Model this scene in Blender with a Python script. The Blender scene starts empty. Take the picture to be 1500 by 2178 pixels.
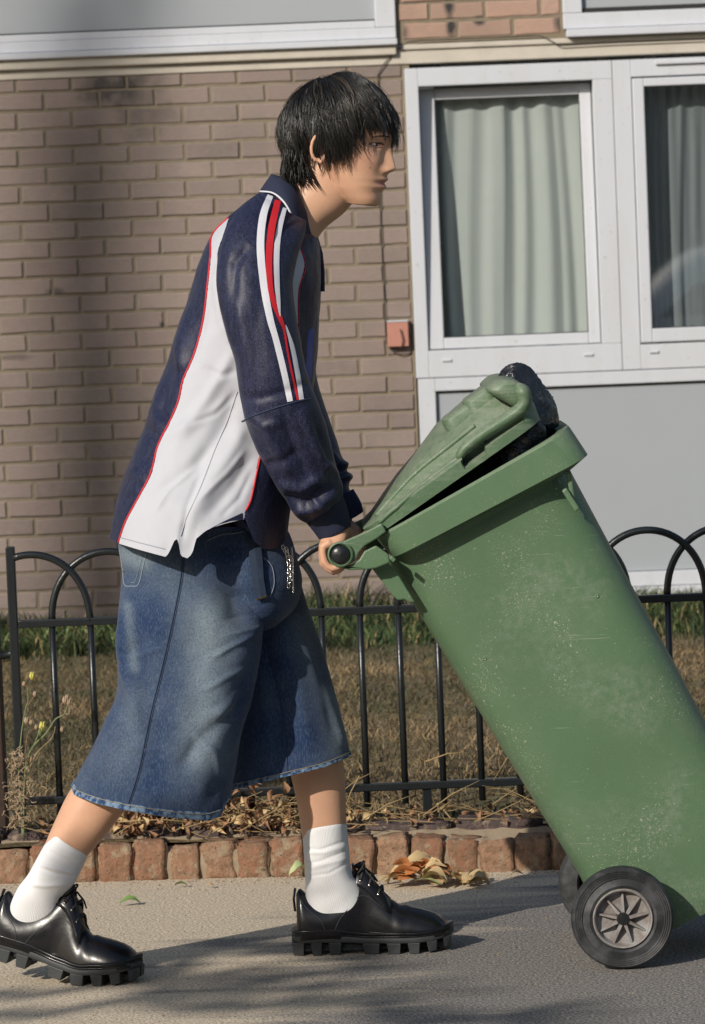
import bpy, bmesh, math, random
import numpy as np
from mathutils import Vector, Matrix, noise
from mathutils.bvhtree import BVHTree
R = math.radians
rnd = random.Random(7)
sc = bpy.context.scene
COL = sc.collection

# ---------------------------------------------------------------- camera
FPX = 8190.0                       # focal length in photograph pixels (1500 x 2178)
HCAM = 1.4
PITCH = math.atan((1089 - 600) / FPX)
ROLL = R(2.3)
_f = np.array((0, math.cos(PITCH), -math.sin(PITCH)))
_u0 = np.array((0, math.sin(PITCH), math.cos(PITCH)))
_r0 = np.array((1.0, 0, 0))
_r = math.cos(ROLL) * _r0 - math.sin(ROLL) * _u0
_u = math.sin(ROLL) * _r0 + math.cos(ROLL) * _u0
CAM = np.array((0, 0, HCAM))
cam_data = bpy.data.cameras.new('camera')
cam = bpy.data.objects.new('camera', cam_data)
COL.objects.link(cam)
cam.matrix_world = Matrix(((_r[0], _u[0], -_f[0], 0), (_r[1], _u[1], -_f[1], 0), (_r[2], _u[2], -_f[2], HCAM), (0, 0, 0, 1)))
cam_data.sensor_fit = 'VERTICAL'
cam_data.sensor_height = 36
cam_data.sensor_width = 36
cam_data.lens = FPX / 2178 * 36
cam_data.clip_start = 0.1
cam_data.clip_end = 400
cam_data.dof.use_dof = True
cam_data.dof.focus_distance = 7.85
cam_data.dof.aperture_fstop = 13
sc.camera = cam

# ---------------------------------------------------------------- light
SUN = Vector((0.75, 0.98, -0.64)).normalized()      # the way the light travels
world = bpy.data.worlds.new('World')
sc.world = world
world.use_nodes = True
wn = world.node_tree
bg = wn.nodes['Background']
sky = wn.nodes.new('ShaderNodeTexSky')
sky.sky_type = 'NISHITA'
sky.sun_disc = False
sky.sun_elevation = math.asin(-SUN.z)
sky.sun_rotation = math.atan2(-SUN.x, -SUN.y)
sky.air_density = 1.2
sky.dust_density = 1.5
wn.links.new(sky.outputs[0], bg.inputs[0])
bg.inputs[1].default_value = 0.10
sl = bpy.data.lights.new('sun', 'SUN')
sl.energy = 4.1
sl.angle = R(0.53)
sl.color = (1.0, 0.93, 0.82)
so = bpy.data.objects.new('sun', sl)
COL.objects.link(so)
so.rotation_euler = SUN.to_track_quat('-Z', 'Y').to_euler()
so.location = (-8, -8, 9)
sc.view_settings.view_transform = 'Standard'
sc.view_settings.look = 'None'
sc.view_settings.gamma = 1.0
sc.view_settings.use_curve_mapping = False
sc.view_settings.exposure = 0.0
sc.cycles.max_bounces = 8
sc.cycles.transparent_max_bounces = 16

# ---------------------------------------------------------------- helpers
def P(px, py, Y):
    d = _f + _r * ((px - 750) / FPX) + _u * ((1089 - py) / FPX)
    return CAM + d * (Y / d[1])
def G(px, py, z=0.0):
    d = _f + _r * ((px - 750) / FPX) + _u * ((1089 - py) / FPX)
    return CAM + d * ((z - HCAM) / d[2])
def proj(pts):
    q = np.asarray(pts) - CAM
    w = q @ _f
    return np.stack([750 + FPX * (q @ _r) / w, 1089 - FPX * (q @ _u) / w], -1)

def tag(o, label=None, cat=None, group=None, kind=None):
    if label: o['label'] = label
    if cat: o['category'] = cat
    if group: o['group'] = group
    if kind: o['kind'] = kind
    return o
def link(name, me, parent=None, loc=None):
    o = bpy.data.objects.new(name, me)
    COL.objects.link(o)
    if parent is not None:
        o.parent = parent
        o.matrix_parent_inverse = Matrix.Translation(parent.location).inverted() if parent.type == 'EMPTY' and parent.parent is None else Matrix.Identity(4)
    if loc is not None: o.location = loc
    return o
def empty(name, loc=(0, 0, 0)):
    o = bpy.data.objects.new(name, None)
    o.location = loc
    o.empty_display_size = 0.1
    COL.objects.link(o)
    return o

class MB:
    """collects shapes, links them as one mesh object in world coordinates"""
    def __init__(s): s.v = []; s.f = []; s.sm = []
    def add(s, v, f, smooth=False):
        n = len(s.v)
        s.v.extend([tuple(map(float, p)) for p in v])
        s.f.extend([tuple(i + n for i in q) for q in f])
        s.sm.extend([smooth] * len(f))
        return s
    def box(s, a, b):
        x0, y0, z0 = a; x1, y1, z1 = b
        v = [(x0,y0,z0),(x1,y0,z0),(x1,y1,z0),(x0,y1,z0),(x0,y0,z1),(x1,y0,z1),(x1,y1,z1),(x0,y1,z1)]
        return s.add(v, [(3,2,1,0),(4,5,6,7),(0,1,5,4),(1,2,6,5),(2,3,7,6),(3,0,4,7)])
    def tube(s, pts, rad, n=8, caps=True, flat=None):
        pts = [np.array(p, float) for p in pts]
        if not hasattr(rad, '__len__'): rad = [rad] * len(pts)
        V = []; F = []
        up = None
        for i, p in enumerate(pts):
            a = pts[max(0, i - 1)]; b = pts[min(len(pts) - 1, i + 1)]
            t = b - a; t /= (np.linalg.norm(t) + 1e-9)
            if up is None:
                up = np.array((0, 0, 1.0)) if abs(t[2]) < .9 else np.array((1.0, 0, 0))
            e1 = np.cross(t, up); e1 /= (np.linalg.norm(e1) + 1e-9)
            e2 = np.cross(e1, t); up = e2
            for k in range(n):
                an = 2 * math.pi * k / n
                V.append(p + rad[i] * (math.cos(an) * e1 * (flat[0] if flat else 1) + math.sin(an) * e2 * (flat[1] if flat else 1)))
        for i in range(len(pts) - 1):
            for k in range(n):
                F.append((i*n+k, i*n+(k+1) % n, (i+1)*n+(k+1) % n, (i+1)*n+k))
        if caps:
            F.append(tuple(range(n))[::-1]); F.append(tuple((len(pts)-1)*n + k for k in range(n)))
        return s.add(V, F, True)
    def prism(s, poly, y0, y1):
        """poly: list of (x,z); extruded along y"""
        n = len(poly)
        V = [(x, y0, z) for x, z in poly] + [(x, y1, z) for x, z in poly]
        F = [tuple(range(n)), tuple(range(2*n-1, n-1, -1))] + [(i, (i+1) % n, n+(i+1) % n, n+i) for i in range(n)]
        return s.add(V, F)
    def lathe(s, c, prof, n=48, axis='y'):
        """prof: list of (radius, offset along axis)"""
        V = []; F = []
        for r, o in prof:
            for k in range(n):
                a = 2*math.pi*k/n
                if axis == 'y': V.append((c[0]+r*math.cos(a), c[1]+o, c[2]+r*math.sin(a)))
                else: V.append((c[0]+r*math.cos(a), c[1]+r*math.sin(a), c[2]+o))
        m = len(prof)
        for i in range(m-1):
            for k in range(n):
                F.append((i*n+k, i*n+(k+1) % n, (i+1)*n+(k+1) % n, (i+1)*n+k))
        return s.add(V, F, True)
    def build(s, name, mat, parent=None, bevel=0, fix=True, auto=None):
        me = bpy.data.meshes.new(name)
        me.from_pydata(s.v, [], s.f)
        for p, q in zip(me.polygons, s.sm): p.use_smooth = q
        if fix or bevel:
            bm = bmesh.new(); bm.from_mesh(me)
            bmesh.ops.recalc_face_normals(bm, faces=bm.faces)
            if bevel:
                ed = [e for e in bm.edges if len(e.link_faces) == 2 and e.calc_face_angle(0) > .6]
                bmesh.ops.bevel(bm, geom=ed, offset=bevel, segments=2, affect='EDGES', profile=.5)
            bm.to_mesh(me); bm.free()
        if auto is not None:
            for p in me.polygons: p.use_smooth = True
            me.set_sharp_from_angle(angle=R(auto))
        if mat: me.materials.append(mat)
        me.update()
        return link(name, me, parent)

def catmull(A, n):
    A = np.asarray(A, float); m = len(A)
    t = np.linspace(0, m - 1, n)
    i = np.clip(np.floor(t).astype(int), 0, m - 2); u = (t - i)
    sh = (-1,) + (1,) * (A.ndim - 1)
    u = u.reshape(sh)
    p0 = A[np.clip(i-1, 0, m-1)]; p1 = A[i]; p2 = A[i+1]; p3 = A[np.clip(i+2, 0, m-1)]
    return .5*((2*p1) + (-p0+p2)*u + (2*p0-5*p1+4*p2-p3)*u**2 + (-p0+3*p1-3*p2+p3)*u**3)

def ring_params(rings):
    """rings: (Bx,By,Fx,Fy,Y,w[,e]) - back and front edge in photo pixels at depth Y, half depth w"""
    out = []
    for r in rings:
        B = P(r[0], r[1], r[4]); F = P(r[2], r[3], r[4])
        e = r[6] if len(r) > 6 else 2.2
        c = (B + F)/2; d = (F - B)/2
        out.append(np.concatenate([c, d, [r[5], e]]))
    return np.array(out)
def loft(rings, nr, ns, world=False):
    A = np.array(rings, float) if world else ring_params(rings)
    A = catmull(A, nr)
    t = np.linspace(0, 2*math.pi, ns, endpoint=False)
    e = A[:, 7:8]
    ct = np.sign(np.cos(t))[None]*np.abs(np.cos(t))[None]**(2/e)
    st = np.sign(np.sin(t))[None]*np.abs(np.sin(t))[None]**(2/e)
    g = A[:, None, 0:3] + ct[..., None]*A[:, None, 3:6]
    g[..., 1] += st*A[:, 6:7]
    return g            # nr x ns x 3 ; index 0 = front, 3/4 = near side
def grid_normals(g):
    du = np.roll(g, -1, 1) - np.roll(g, 1, 1)
    dv = np.gradient(g, axis=0)
    n = np.cross(du, dv)
    n /= (np.linalg.norm(n, axis=-1, keepdims=True) + 1e-12)
    c = g.mean(1, keepdims=True)
    if ((g - c)*n).sum() < 0: n = -n
    return n
def poly_dist(pp, line):
    """distance in pixels of points pp (...,2) to a polyline, and position along it 0..1"""
    best = np.full(pp.shape[:-1], 1e9); pos = np.zeros(pp.shape[:-1])
    m = len(line) - 1
    for i in range(m):
        a = np.array(line[i], float); b = np.array(line[i+1], float)
        ab = b - a; L = (ab @ ab) + 1e-9
        t = np.clip(((pp - a) @ ab)/L, 0, 1)
        d = np.linalg.norm(pp - (a + t[..., None]*ab), axis=-1)
        k = d < best
        best = np.where(k, d, best); pos = np.where(k, (i + t)/m, pos)
    return best, pos
def folds(g, fl, near=True):
    """fl: (polyline in px, amplitude m, width px)"""
    n = grid_normals(g)
    pp = proj(g)
    side = np.clip(-n[..., 1]*1.6 + .35, 0, 1) if near else 1
    d = np.zeros(g.shape[:-1])
    for line, amp, w in fl:
        q, pos = poly_dist(pp, line)
        taper = np.clip(np.minimum(pos, 1-pos)*5, 0, 1)**.7*.9+.1
        d += amp*np.exp(-(q/w)**2)*taper
    return g + n*(d*side)[..., None]
def wav(g, amp, seeds, freq=(6, 14)):
    """soft smooth noise along the normal"""
    n = grid_normals(g); rs = np.random.RandomState(seeds)
    d = np.zeros(g.shape[:-1])
    for k in range(7):
        fr = rs.uniform(freq[0], freq[1])
        v = rs.normal(size=3); v /= np.linalg.norm(v)
        d += np.sin((g @ v)*fr*2*math.pi + rs.uniform(0, 6.28) + 1.5*np.sin((g @ rs.normal(size=3))*fr*2))
    return g + n*(d/7*amp)[..., None]
def inpoly(pp, poly):
    poly = np.array(poly, float); x = pp[..., 0]; y = pp[..., 1]
    ins = np.zeros(x.shape, bool); m = len(poly); j = m-1
    for i in range(m):
        xi, yi = poly[i]; xj, yj = poly[j]
        c = ((yi > y) != (yj > y)) & (x < (xj-xi)*(y-yi)/(yj-yi+1e-12)+xi)
        ins ^= c; j = i
    return ins
def gridmesh(name, g, mat, parent=None, closed=True, cap0=False, cap1=False, col=None, mats=None, fmask=None, keep=None, smooth=True):
    nr, ns, _ = g.shape
    V = g.reshape(-1, 3)
    i = np.arange(nr-1)[:, None]; k = np.arange(ns if closed else ns-1)[None]
    k2 = (k+1) % ns
    F = np.stack([i*ns+k, i*ns+k2, (i+1)*ns+k2, (i+1)*ns+k], -1).reshape(-1, 4)
    if keep is not None: F = F[keep.reshape(-1)]
    F = [tuple(map(int, q)) for q in F]
    V = [tuple(map(float, p)) for p in V]
    if cap0:
        c = g[0].mean(0) if cap0 is True else cap0
        V.append(tuple(c)); n = len(V)-1
        F += [(n, (q+1) % ns, q) for q in range(ns)]
    if cap1:
        c = g[-1].mean(0) if cap1 is True else cap1
        V.append(tuple(c)); n = len(V)-1; b = (nr-1)*ns
        F += [(n, b+q, b+(q+1) % ns) for q in range(ns)]
    me = bpy.data.meshes.new(name)
    me.from_pydata(V, [], F)
    uv = me.uv_layers.new(name='UVMap')
    li = np.zeros(len(me.loops), int); me.loops.foreach_get('vertex_index', li)
    U = np.zeros((len(V), 2)); U[:nr*ns, 0] = np.tile(np.arange(ns)/ns, nr); U[:nr*ns, 1] = np.repeat(np.arange(nr)/(nr-1), ns)
    lu = U[li]
    if closed:      # seam faces
        lt = lu.reshape(-1) ; 
        ps = np.array([p.loop_start for p in me.polygons]); pt = np.array([p.loop_total for p in me.polygons])
        q4 = ps[pt == 4]
        m4 = np.stack([lu[q4+a, 0] for a in range(4)], -1)
        wrap = (m4.max(1)-m4.min(1)) > .5
        for a in range(4):
            idx = q4[wrap]+a
            lu[idx, 0] = np.where(lu[idx, 0] < .5, lu[idx, 0]+1, lu[idx, 0])
    uv.data.foreach_set('uv', lu.reshape(-1))
    if col is not None:
        a = me.color_attributes.new('col', 'FLOAT_COLOR', 'POINT')
        C = np.ones((len(V), 4)); C[:nr*ns, :3] = col.reshape(-1, 3)
        a.data.foreach_set('color', C.reshape(-1))
    bm = bmesh.new(); bm.from_mesh(me); bmesh.ops.recalc_face_normals(bm, faces=bm.faces); bm.to_mesh(me); bm.free()
    if smooth:
        for p in me.polygons: p.use_smooth = True
    if mat: me.materials.append(mat)
    return link(name, me, parent)
def make_bvh(*grids):
    V = []; F = []
    for g in grids:
        nr, ns, _ = g.shape; n = len(V)
        V.extend([tuple(p) for p in g.reshape(-1, 3)])
        for i in range(nr-1):
            for k in range(ns):
                k2 = (k+1) % ns
                F.append((n+i*ns+k, n+i*ns+k2, n+(i+1)*ns+k2, n+(i+1)*ns+k))
    return BVHTree.FromPolygons(V, F)
def hit(px, py, bvh, off=.0012):
    d = Vector(_f + _r*((px-750)/FPX) + _u*((1089-py)/FPX)).normalized()
    h = bvh.ray_cast(Vector(CAM), d)
    if h[0] is None: return None
    n = h[1] if h[1].dot(d) < 0 else -h[1]
    return np.array(h[0] + n*off)
def resample(line, n):
    return catmull(np.array(line, float), n)
def strip(name, cl, width, bvh, mat, parent, n=60, m=4, off=.0015, ease=4):
    """a flat tape laid on a surface along a pixel centre line; width in px (number or list)"""
    c = resample(cl, n)
    w = np.interp(np.linspace(0, 1, n), np.linspace(0, 1, len(width)), width) if hasattr(width, '__len__') else np.full(n, width)
    t = np.gradient(c, axis=0); t /= np.linalg.norm(t, axis=1, keepdims=True)
    nn = np.stack([-t[:, 1], t[:, 0]], -1)
    V = []; ok = []
    for i in range(n):
        for j in range(m):
            q = c[i] + nn[i]*w[i]*(j/(m-1)-.5)
            h = hit(q[0], q[1], bvh, off); ok.append(h is not None)
            V.append(tuple(h) if h is not None else (0, 0, 0))
    if ease:
        A_ = np.array(V).reshape(n, m, 3); O_ = np.array(ok).reshape(n, m)
        for j in range(m):
            y = np.where(O_[:, j], A_[:, j, 1], 99); e_ = np.array([y[max(0, k-ease):k+ease+1].min() for k in range(n)]); e_ = np.array([e_[max(0, k-ease):k+ease+1].mean() for k in range(n)])
            w_ = np.clip(1.6-np.arange(n)/(n*.14), 0, 1); yn = np.where(O_[:, j], y*(1-w_)+e_*w_, 0)
            for k in range(n):
                if O_[k, j]: A_[k, j] = CAM+(A_[k, j]-CAM)*(yn[k]/A_[k, j, 1])
        V = [tuple(q) for q in A_.reshape(-1, 3)]
    F = []
    for i in range(n-1):
        for j in range(m-1):
            q = (i*m+j, i*m+j+1, (i+1)*m+j+1, (i+1)*m+j)
            if all(ok[a] for a in q):
                ys = [V[a][1] for a in q]
                if max(ys)-min(ys) < .03: F.append(q)
    mb = MB(); mb.add(V, F, True)
    return mb.build(name, mat, parent)
def piping(name, cl, rad, bvh, mat, parent, n=80, off=.001, sides=6, maxjump=.03):
    c = resample(cl, n)
    runs = [[]]
    for q in c:
        h = hit(q[0], q[1], bvh, off)
        if h is None or (runs[-1] and np.linalg.norm(h-runs[-1][-1]) > maxjump):
            if runs[-1]: runs.append([])
            if h is None: continue
        runs[-1].append(h)
    mb = MB()
    for r_ in runs:
        if len(r_) > 2: mb.tube(r_, rad, sides)
    return mb.build(name, mat, parent)

# ---------------------------------------------------------------- materials
class NT:
    def __init__(s, name):
        s.m = bpy.data.materials.new(name); s.m.use_nodes = True
        s.t = s.m.node_tree; s.b = s.t.nodes['Principled BSDF']; s.out = s.t.nodes['Material Output']
    def n(s, ty, **kw):
        o = s.t.nodes.new('ShaderNode'+ty)
        for k, v in kw.items(): setattr(o, k, v)
        return o
    def l(s, a, b): s.t.links.new(a, b)
    def coord(s, which='Object', scale=None, rot=None):
        c = s.n('TexCoord').outputs[which]
        if scale is not None or rot is not None:
            mp = s.n('Mapping')
            if scale is not None: mp.inputs['Scale'].default_value = scale if hasattr(scale, '__len__') else (scale,)*3
            if rot is not None: mp.inputs['Rotation'].default_value = rot
            s.l(c, mp.inputs[0]); c = mp.outputs[0]
        return c
    def noise(s, co, scale, detail=4, rough=.55, dist=0):
        o = s.n('TexNoise'); o.inputs['Scale'].default_value = scale; o.inputs['Detail'].default_value = detail
        o.inputs['Roughness'].default_value = rough; o.inputs['Distortion'].default_value = dist
        s.l(co, o.inputs['Vector']); return o.outputs['Fac']
    def ramp(s, fac, stops):
        o = s.n('ValToRGB'); r_ = o.color_ramp
        while len(r_.elements) < len(stops): r_.elements.new(.5)
        for e, (p, c) in zip(r_.elements, stops):
            e.position = p; e.color = (c, c, c, 1) if not hasattr(c, '__len__') else (*c, 1)
        s.l(fac, o.inputs[0]); return o.outputs['Color']
    def mix(s, fac, a, b, mode='MIX'):
        o = s.n('Mix', data_type='RGBA', blend_type=mode)
        for sock, v in ((o.inputs[0], fac), (o.inputs[6], a), (o.inputs[7], b)):
            if hasattr(v, 'is_linked') or hasattr(v, 'links'): s.l(v, sock)
            elif hasattr(v, '__len__'): sock.default_value = (*v, 1)
            else: sock.default_value = v if sock == o.inputs[0] else (v, v, v, 1)
        return o.outputs[2]
    def math(s, op, a, b=0.0):
        o = s.n('Math', operation=op)
        for sock, v in ((o.inputs[0], a), (o.inputs[1], b)):
            if hasattr(v, 'links'): s.l(v, sock)
            else: sock.default_value = v
        return o.outputs[0]
    def blob(s, px, py, rx, rz, Y=15.7):
        c = P(px, py, Y); gp = s.n('NewGeometry').outputs['Position']; mp = s.n('Mapping', vector_type='POINT')
        mp.inputs['Location'].default_value = (-c[0]/rx, 0, -c[2]/rz); mp.inputs['Scale'].default_value = (1/rx, 0, 1/rz); s.l(gp, mp.inputs[0])
        v = s.n('VectorMath', operation='LENGTH'); s.l(mp.outputs[0], v.inputs[0])
        w = s.math('ADD', v.outputs['Value'], s.math('MULTIPLY', s.math('SUBTRACT', s.noise(gp, 14, 4), .5), 1.3))
        return s.ramp(w, [(.35, 1), (1.0, 0)])
    def bump(s, h, strength=.3, dist=.002):
        o = s.n('Bump'); o.inputs['Strength'].default_value = strength; o.inputs['Distance'].default_value = dist
        s.l(h, o.inputs['Height']); s.l(o.outputs[0], s.b.inputs['Normal']); return o
    def set(s, **kw):
        names = dict(color='Base Color', rough='Roughness', metal='Metallic', spec='Specular IOR Level', coat='Coat Weight', coatr='Coat Roughness',
                     sheen='Sheen Weight', sheenr='Sheen Roughness', sheent='Sheen Tint', sss='Subsurface Weight', sssr='Subsurface Radius', ssss='Subsurface Scale', trans='Transmission Weight')
        for k, v in kw.items():
            sock = s.b.inputs[names[k]]
            if hasattr(v, 'links'): s.l(v, sock)
            elif hasattr(v, '__len__'): sock.default_value = (*v, 1) if len(v) == 3 and sock.type == 'RGBA' else v
            else: sock.default_value = v
        return s
M = {}
def simple(name, col, rough=.5, var=.12, scale=30, bump=0, bs=80, **kw):
    t = NT(name); co = t.coord()
    f = t.noise(co, scale, 5)
    c = t.mix(f, tuple(x*(1-var) for x in col), tuple(min(1, x*(1+var)) for x in col))
    t.set(color=c, rough=rough, **kw)
    if bump: t.bump(t.noise(co, bs, 4), bump)
    M[name] = t.m
    return t
# ---- plain ones
simple('white_frame', (.55, .57, .63), .35, .06, 3)
t = NT('white_frame'); gp = t.n('NewGeometry').outputs['Position']; mp = t.n('Mapping'); mp.inputs['Scale'].default_value = (14, 14, 2.2); t.l(gp, mp.inputs[0])
c = t.mix(t.ramp(t.noise(mp.outputs[0], 1, 5, .6), [(.45, 0), (.75, .35)]), (.55, .57, .62), (.46, .46, .46)); c = t.mix(t.ramp(t.noise(gp, 60, 4), [(.66, 0), (.72, .5)]), c, (.30, .28, .25))
t.set(color=c, rough=.38); M['white_frame'] = t.m
simple('black_gap', (.012, .013, .015), .7)
simple('black_paint', (.010, .013, .015), .32, .3, 40, .25, 120)
simple('concrete_band', (.50, .46, .40), .85, .2, 9, .4, 60)
simple('grey_sheet', (.33, .355, .385), .45, .04, 2)
simple('mortar', (.205, .170, .122), .95, .3, 20, .8, 120)
simple('kerb_mortar', (.27, .21, .145), .95, .35, 40, .9, 90)
simple('terracotta', (.44, .20, .15), .6, .1)
simple('cable', (.03, .025, .022), .5)
simple('rust_post', (.035, .018, .011), .8, .6, 25, .5, 90)
simple('navy_rib', (.013, .018, .045), .85, .2, 60, .2, 500)
simple('red_tape', (.55, .012, .022), .6, .1, 200, .15, 900)
simple('white_tape', (.66, .66, .72), .6, .05, 200, .15, 900)
simple('blue_print', (.012, .045, .30), .5)
simple('white_print', (.75, .75, .78), .5)
simple('denim_shade', (.014, .026, .055), .9, .4, 150)  # belt end denim; its shade is put into the colour
simple('seam_dark', (.02, .035, .075), .8)
simple('seam_gold', (.30, .24, .14), .8)
simple('seam_white', (.24, .29, .35), .8)
simple('lace', (.008, .008, .009), .65, .2, 400)
simple('brass', (.35, .25, .08), .35, metal=.9)
simple('silver', (.62, .62, .60), .22, metal=1.0)
simple('rubber_sole', (.034, .038, .041), .55, .15, 60, .15, 200)
simple('black_cap', (.012, .014, .016), .32, .3, 60, .2, 200)
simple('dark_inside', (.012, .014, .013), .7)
simple('eye_white', (.34, .29, .27), .25)
simple('eye_dark', (.012, .008, .006), .12)
simple('lash', (.008, .006, .005), .6)
simple('leaf_tan', (.46, .33, .17), .7, .3, 60)
simple('leaf_orange', (.42, .16, .05), .65, .35, 60)
simple('leaf_green', (.17, .27, .07), .5, .25, 60)
simple('leaf_pale', (.42, .47, .24), .55, .2, 60)
simple('dry_brown', (.26, .14, .075), .8, .4, 60)
simple('straw', (.30, .21, .10), .75, .3, 60)
simple('stem_green', (.17, .20, .09), .7, .3, 60)
simple('flower_yellow', (.50, .46, .10), .6)
simple('bud_pink', (.36, .26, .17), .7, .3, 80)
simple('curtain', (.45, .485, .47), .9, .05, 8)
simple('room', (.05, .055, .06), .9)
simple('hedge', (.085, .095, .075), .9, .5, 3)
simple('bark', (.10, .08, .06), .9, .4, 20, .5, 60)
simple('car_white', (.75, .75, .72), .2, .02, coat=.6)
simple('car_glass', (.02, .025, .03), .08)
simple('tyre_plain', (.02, .02, .02), .7)
simple('road', (.07, .07, .07), .9, .2, 40)

# ---- glass: a thin pane, part mirror, part see-through
def glass(name, refl, tint):
    t = NT(name)
    tr = t.n('BsdfTransparent'); tr.inputs[0].default_value = (*tint, 1)
    gl = t.n('BsdfGlossy'); gl.inputs['Roughness'].default_value = .02
    fr = t.n('LayerWeight'); fr.inputs[0].default_value = .5; fa = t.math('ADD', t.math('MULTIPLY', t.math('POWER', fr.outputs['Facing'], 3.0), .7), refl)
    mx = t.n('MixShader'); t.l(fa, mx.inputs[0]); t.l(tr.outputs[0], mx.inputs[1]); t.l(gl.outputs[0], mx.inputs[2])
    t.l(mx.outputs[0], t.out.inputs[0]); M[name] = t.m
glass('glass', .13, (.90, .92, .92))
glass('glass_dark', .28, (.80, .84, .85))
t = NT('net_curtain'); tr = t.n('BsdfTransparent'); df = t.n('BsdfDiffuse'); df.inputs[0].default_value = (.40, .43, .44, 1)
wv = t.n('TexWave'); wv.inputs['Scale'].default_value = 7; wv.inputs['Distortion'].default_value = 2.5; wv.inputs['Detail'].default_value = 2
t.l(t.coord('Object', (1, 1, .12)), wv.inputs[0])
mx = t.n('MixShader'); t.l(t.ramp(wv.outputs['Fac'], [(0, .6), (1, .93)]), mx.inputs[0]); t.l(tr.outputs[0], mx.inputs[1]); t.l(df.outputs[0], mx.inputs[2]); t.l(mx.outputs[0], t.out.inputs[0]); M['net'] = t.m

# ---- wall brick
def brickmat(name, c1, c2, c3, dirt, stains=()):
    t = NT(name); co = t.coord('Generated'); obi = t.n('ObjectInfo').outputs['Random']
    gp = t.n('NewGeometry').outputs['Position']
    f = t.noise(gp, 34, 6, .6); f2 = t.noise(gp, 2.2, 3)
    # fine horizontal drag marks
    mp = t.n('Mapping'); mp.inputs['Scale'].default_value = (30, 30, 200); t.l(gp, mp.inputs[0])
    dr = t.noise(mp.outputs[0], 1.0, 4)
    c = t.mix(obi, c1, c2)
    ob2 = t.math('FRACT', t.math('MULTIPLY', obi, 7.3)); c = t.mix(t.ramp(ob2, [(.0, .55), (.16, .35), (.22, 0)]), c, tuple(x*.62 for x in c3))
    c = t.mix(t.ramp(f, [(.35, 0), (.7, .8)]), c, c3)
    c = t.mix(t.math('MULTIPLY', t.ramp(dr, [(.45, 0), (.75, 1)]), .35), c, tuple(x*.7 for x in c1))
    c = t.mix(t.math('MULTIPLY', t.ramp(f2, [(.5, 0), (.75, 1)]), .45), c, dirt)
    if stains:
        for b_ in stains: c = t.mix(t.math('MULTIPLY', t.blob(*b_[:4]), b_[4]), c, (.045, .045, .045))
    # spots
    vo = t.n('TexVoronoi'); vo.inputs['Scale'].default_value = 60; t.l(gp, vo.inputs['Vector'])
    c = t.mix(t.ramp(vo.outputs['Distance'], [(.06, .6), (.1, 0)]), c, (.42, .38, .35))
    t.set(color=c, rough=.92, spec=.2)
    t.bump(t.math('ADD', t.noise(gp, 160, 5), t.math('MULTIPLY', dr, .8)), .55, .003)
    M[name] = t.m
brickmat('brick', (.245, .186, .166), (.305, .240, .212), (.25, .208, .188), (.14, .125, .118), ((235, 185, .16, .09, .75), (300, 215, .14, .22, .4), (120, 620, .05, .02, .6), (345, 690, .015, .015, 1), (15, 760, .12, .02, .5)))
brickmat('brick_upper', (.42, .27, .21), (.45, .30, .235), (.36, .26, .21), (.2, .14, .11), ((955, 15, .03, .05, 1), (960, 55, .025, .06, 1), (1020, 42, .035, .03, 1), (1190, 50, .03, .06, .8), (860, 70, .03, .05, .7)))
def kerbmat(name, c1, c2, c3):
    t = NT(name); gp = t.n('NewGeometry').outputs['Position']; obi = t.n('ObjectInfo').outputs['Random']
    f = t.noise(gp, 55, 6, .65)
    c = t.mix(obi, c1, c2)
    c = t.mix(t.ramp(f, [(.42, 0), (.62, 1)]), c, c3)
    c = t.mix(t.ramp(t.noise(gp, 22, 5, .7), [(.52, 0), (.62, .8)]), c, (.34, .27, .19))
    c = t.mix(t.ramp(t.noise(gp, 130, 3), [(.64, 0), (.7, .8)]), c, (.05, .04, .035))
    t.set(color=c, rough=.95, spec=.15)
    t.bump(t.math('ADD', t.noise(gp, 90, 6, .7), t.math('MULTIPLY', t.noise(gp, 25, 3), 1.5)), .9, .008)
    M[name] = t.m
kerbmat('kerb_brick', (.27, .13, .08), (.35, .215, .14), (.22, .14, .09))
kerbmat('kerb_brick_dark', (.10, .07, .07), (.13, .09, .085), (.08, .065, .06))

# ---- pavement: grey asphalt, mixed with tan in long streaks towards the left
t = NT('pavement'); gp = t.n('NewGeometry').outputs['Position']
fine = t.noise(gp, 165, 4, .8); mid = t.noise(gp, 70, 4)
vo = t.n('TexVoronoi'); vo.inputs['Scale'].default_value = 150; t.l(gp, vo.inputs['Vector'])
asp = t.mix(t.ramp(fine, [(.43, 0), (.58, 1)]), (.095, .087, .082), (.34, .315, .29))
asp = t.mix(t.ramp(vo.outputs['Distance'], [(.1, 1), (.2, 0)]), asp, (.33, .31, .29))
tan_mix = t.mix(t.ramp(t.noise(gp, 22, 4, .6), [(.4, 0), (.62, .35)]), t.mix(t.ramp(fine, [(.42, 0), (.57, 1)]), (.30, .245, .18), (.80, .68, .52)), (.50, .42, .32))
tan_mix = t.mix(t.ramp(t.noise(gp, 150, 2), [(.62, 0), (.7, .5)]), tan_mix, (.16, .14, .12))
sx = t.n('SeparateXYZ'); t.l(gp, sx.inputs[0])
mp = t.n('Mapping'); mp.inputs['Scale'].default_value = (1.5, 6.5, 1); mp.inputs['Rotation'].default_value = (0, 0, R(-16)); t.l(gp, mp.inputs[0])
streak = t.noise(mp.outputs[0], 1.25, 3, .5, .6)
mp2 = t.n('Mapping'); mp2.inputs['Scale'].default_value = (1, 1, 1); t.l(gp, mp2.inputs[0])
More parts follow.
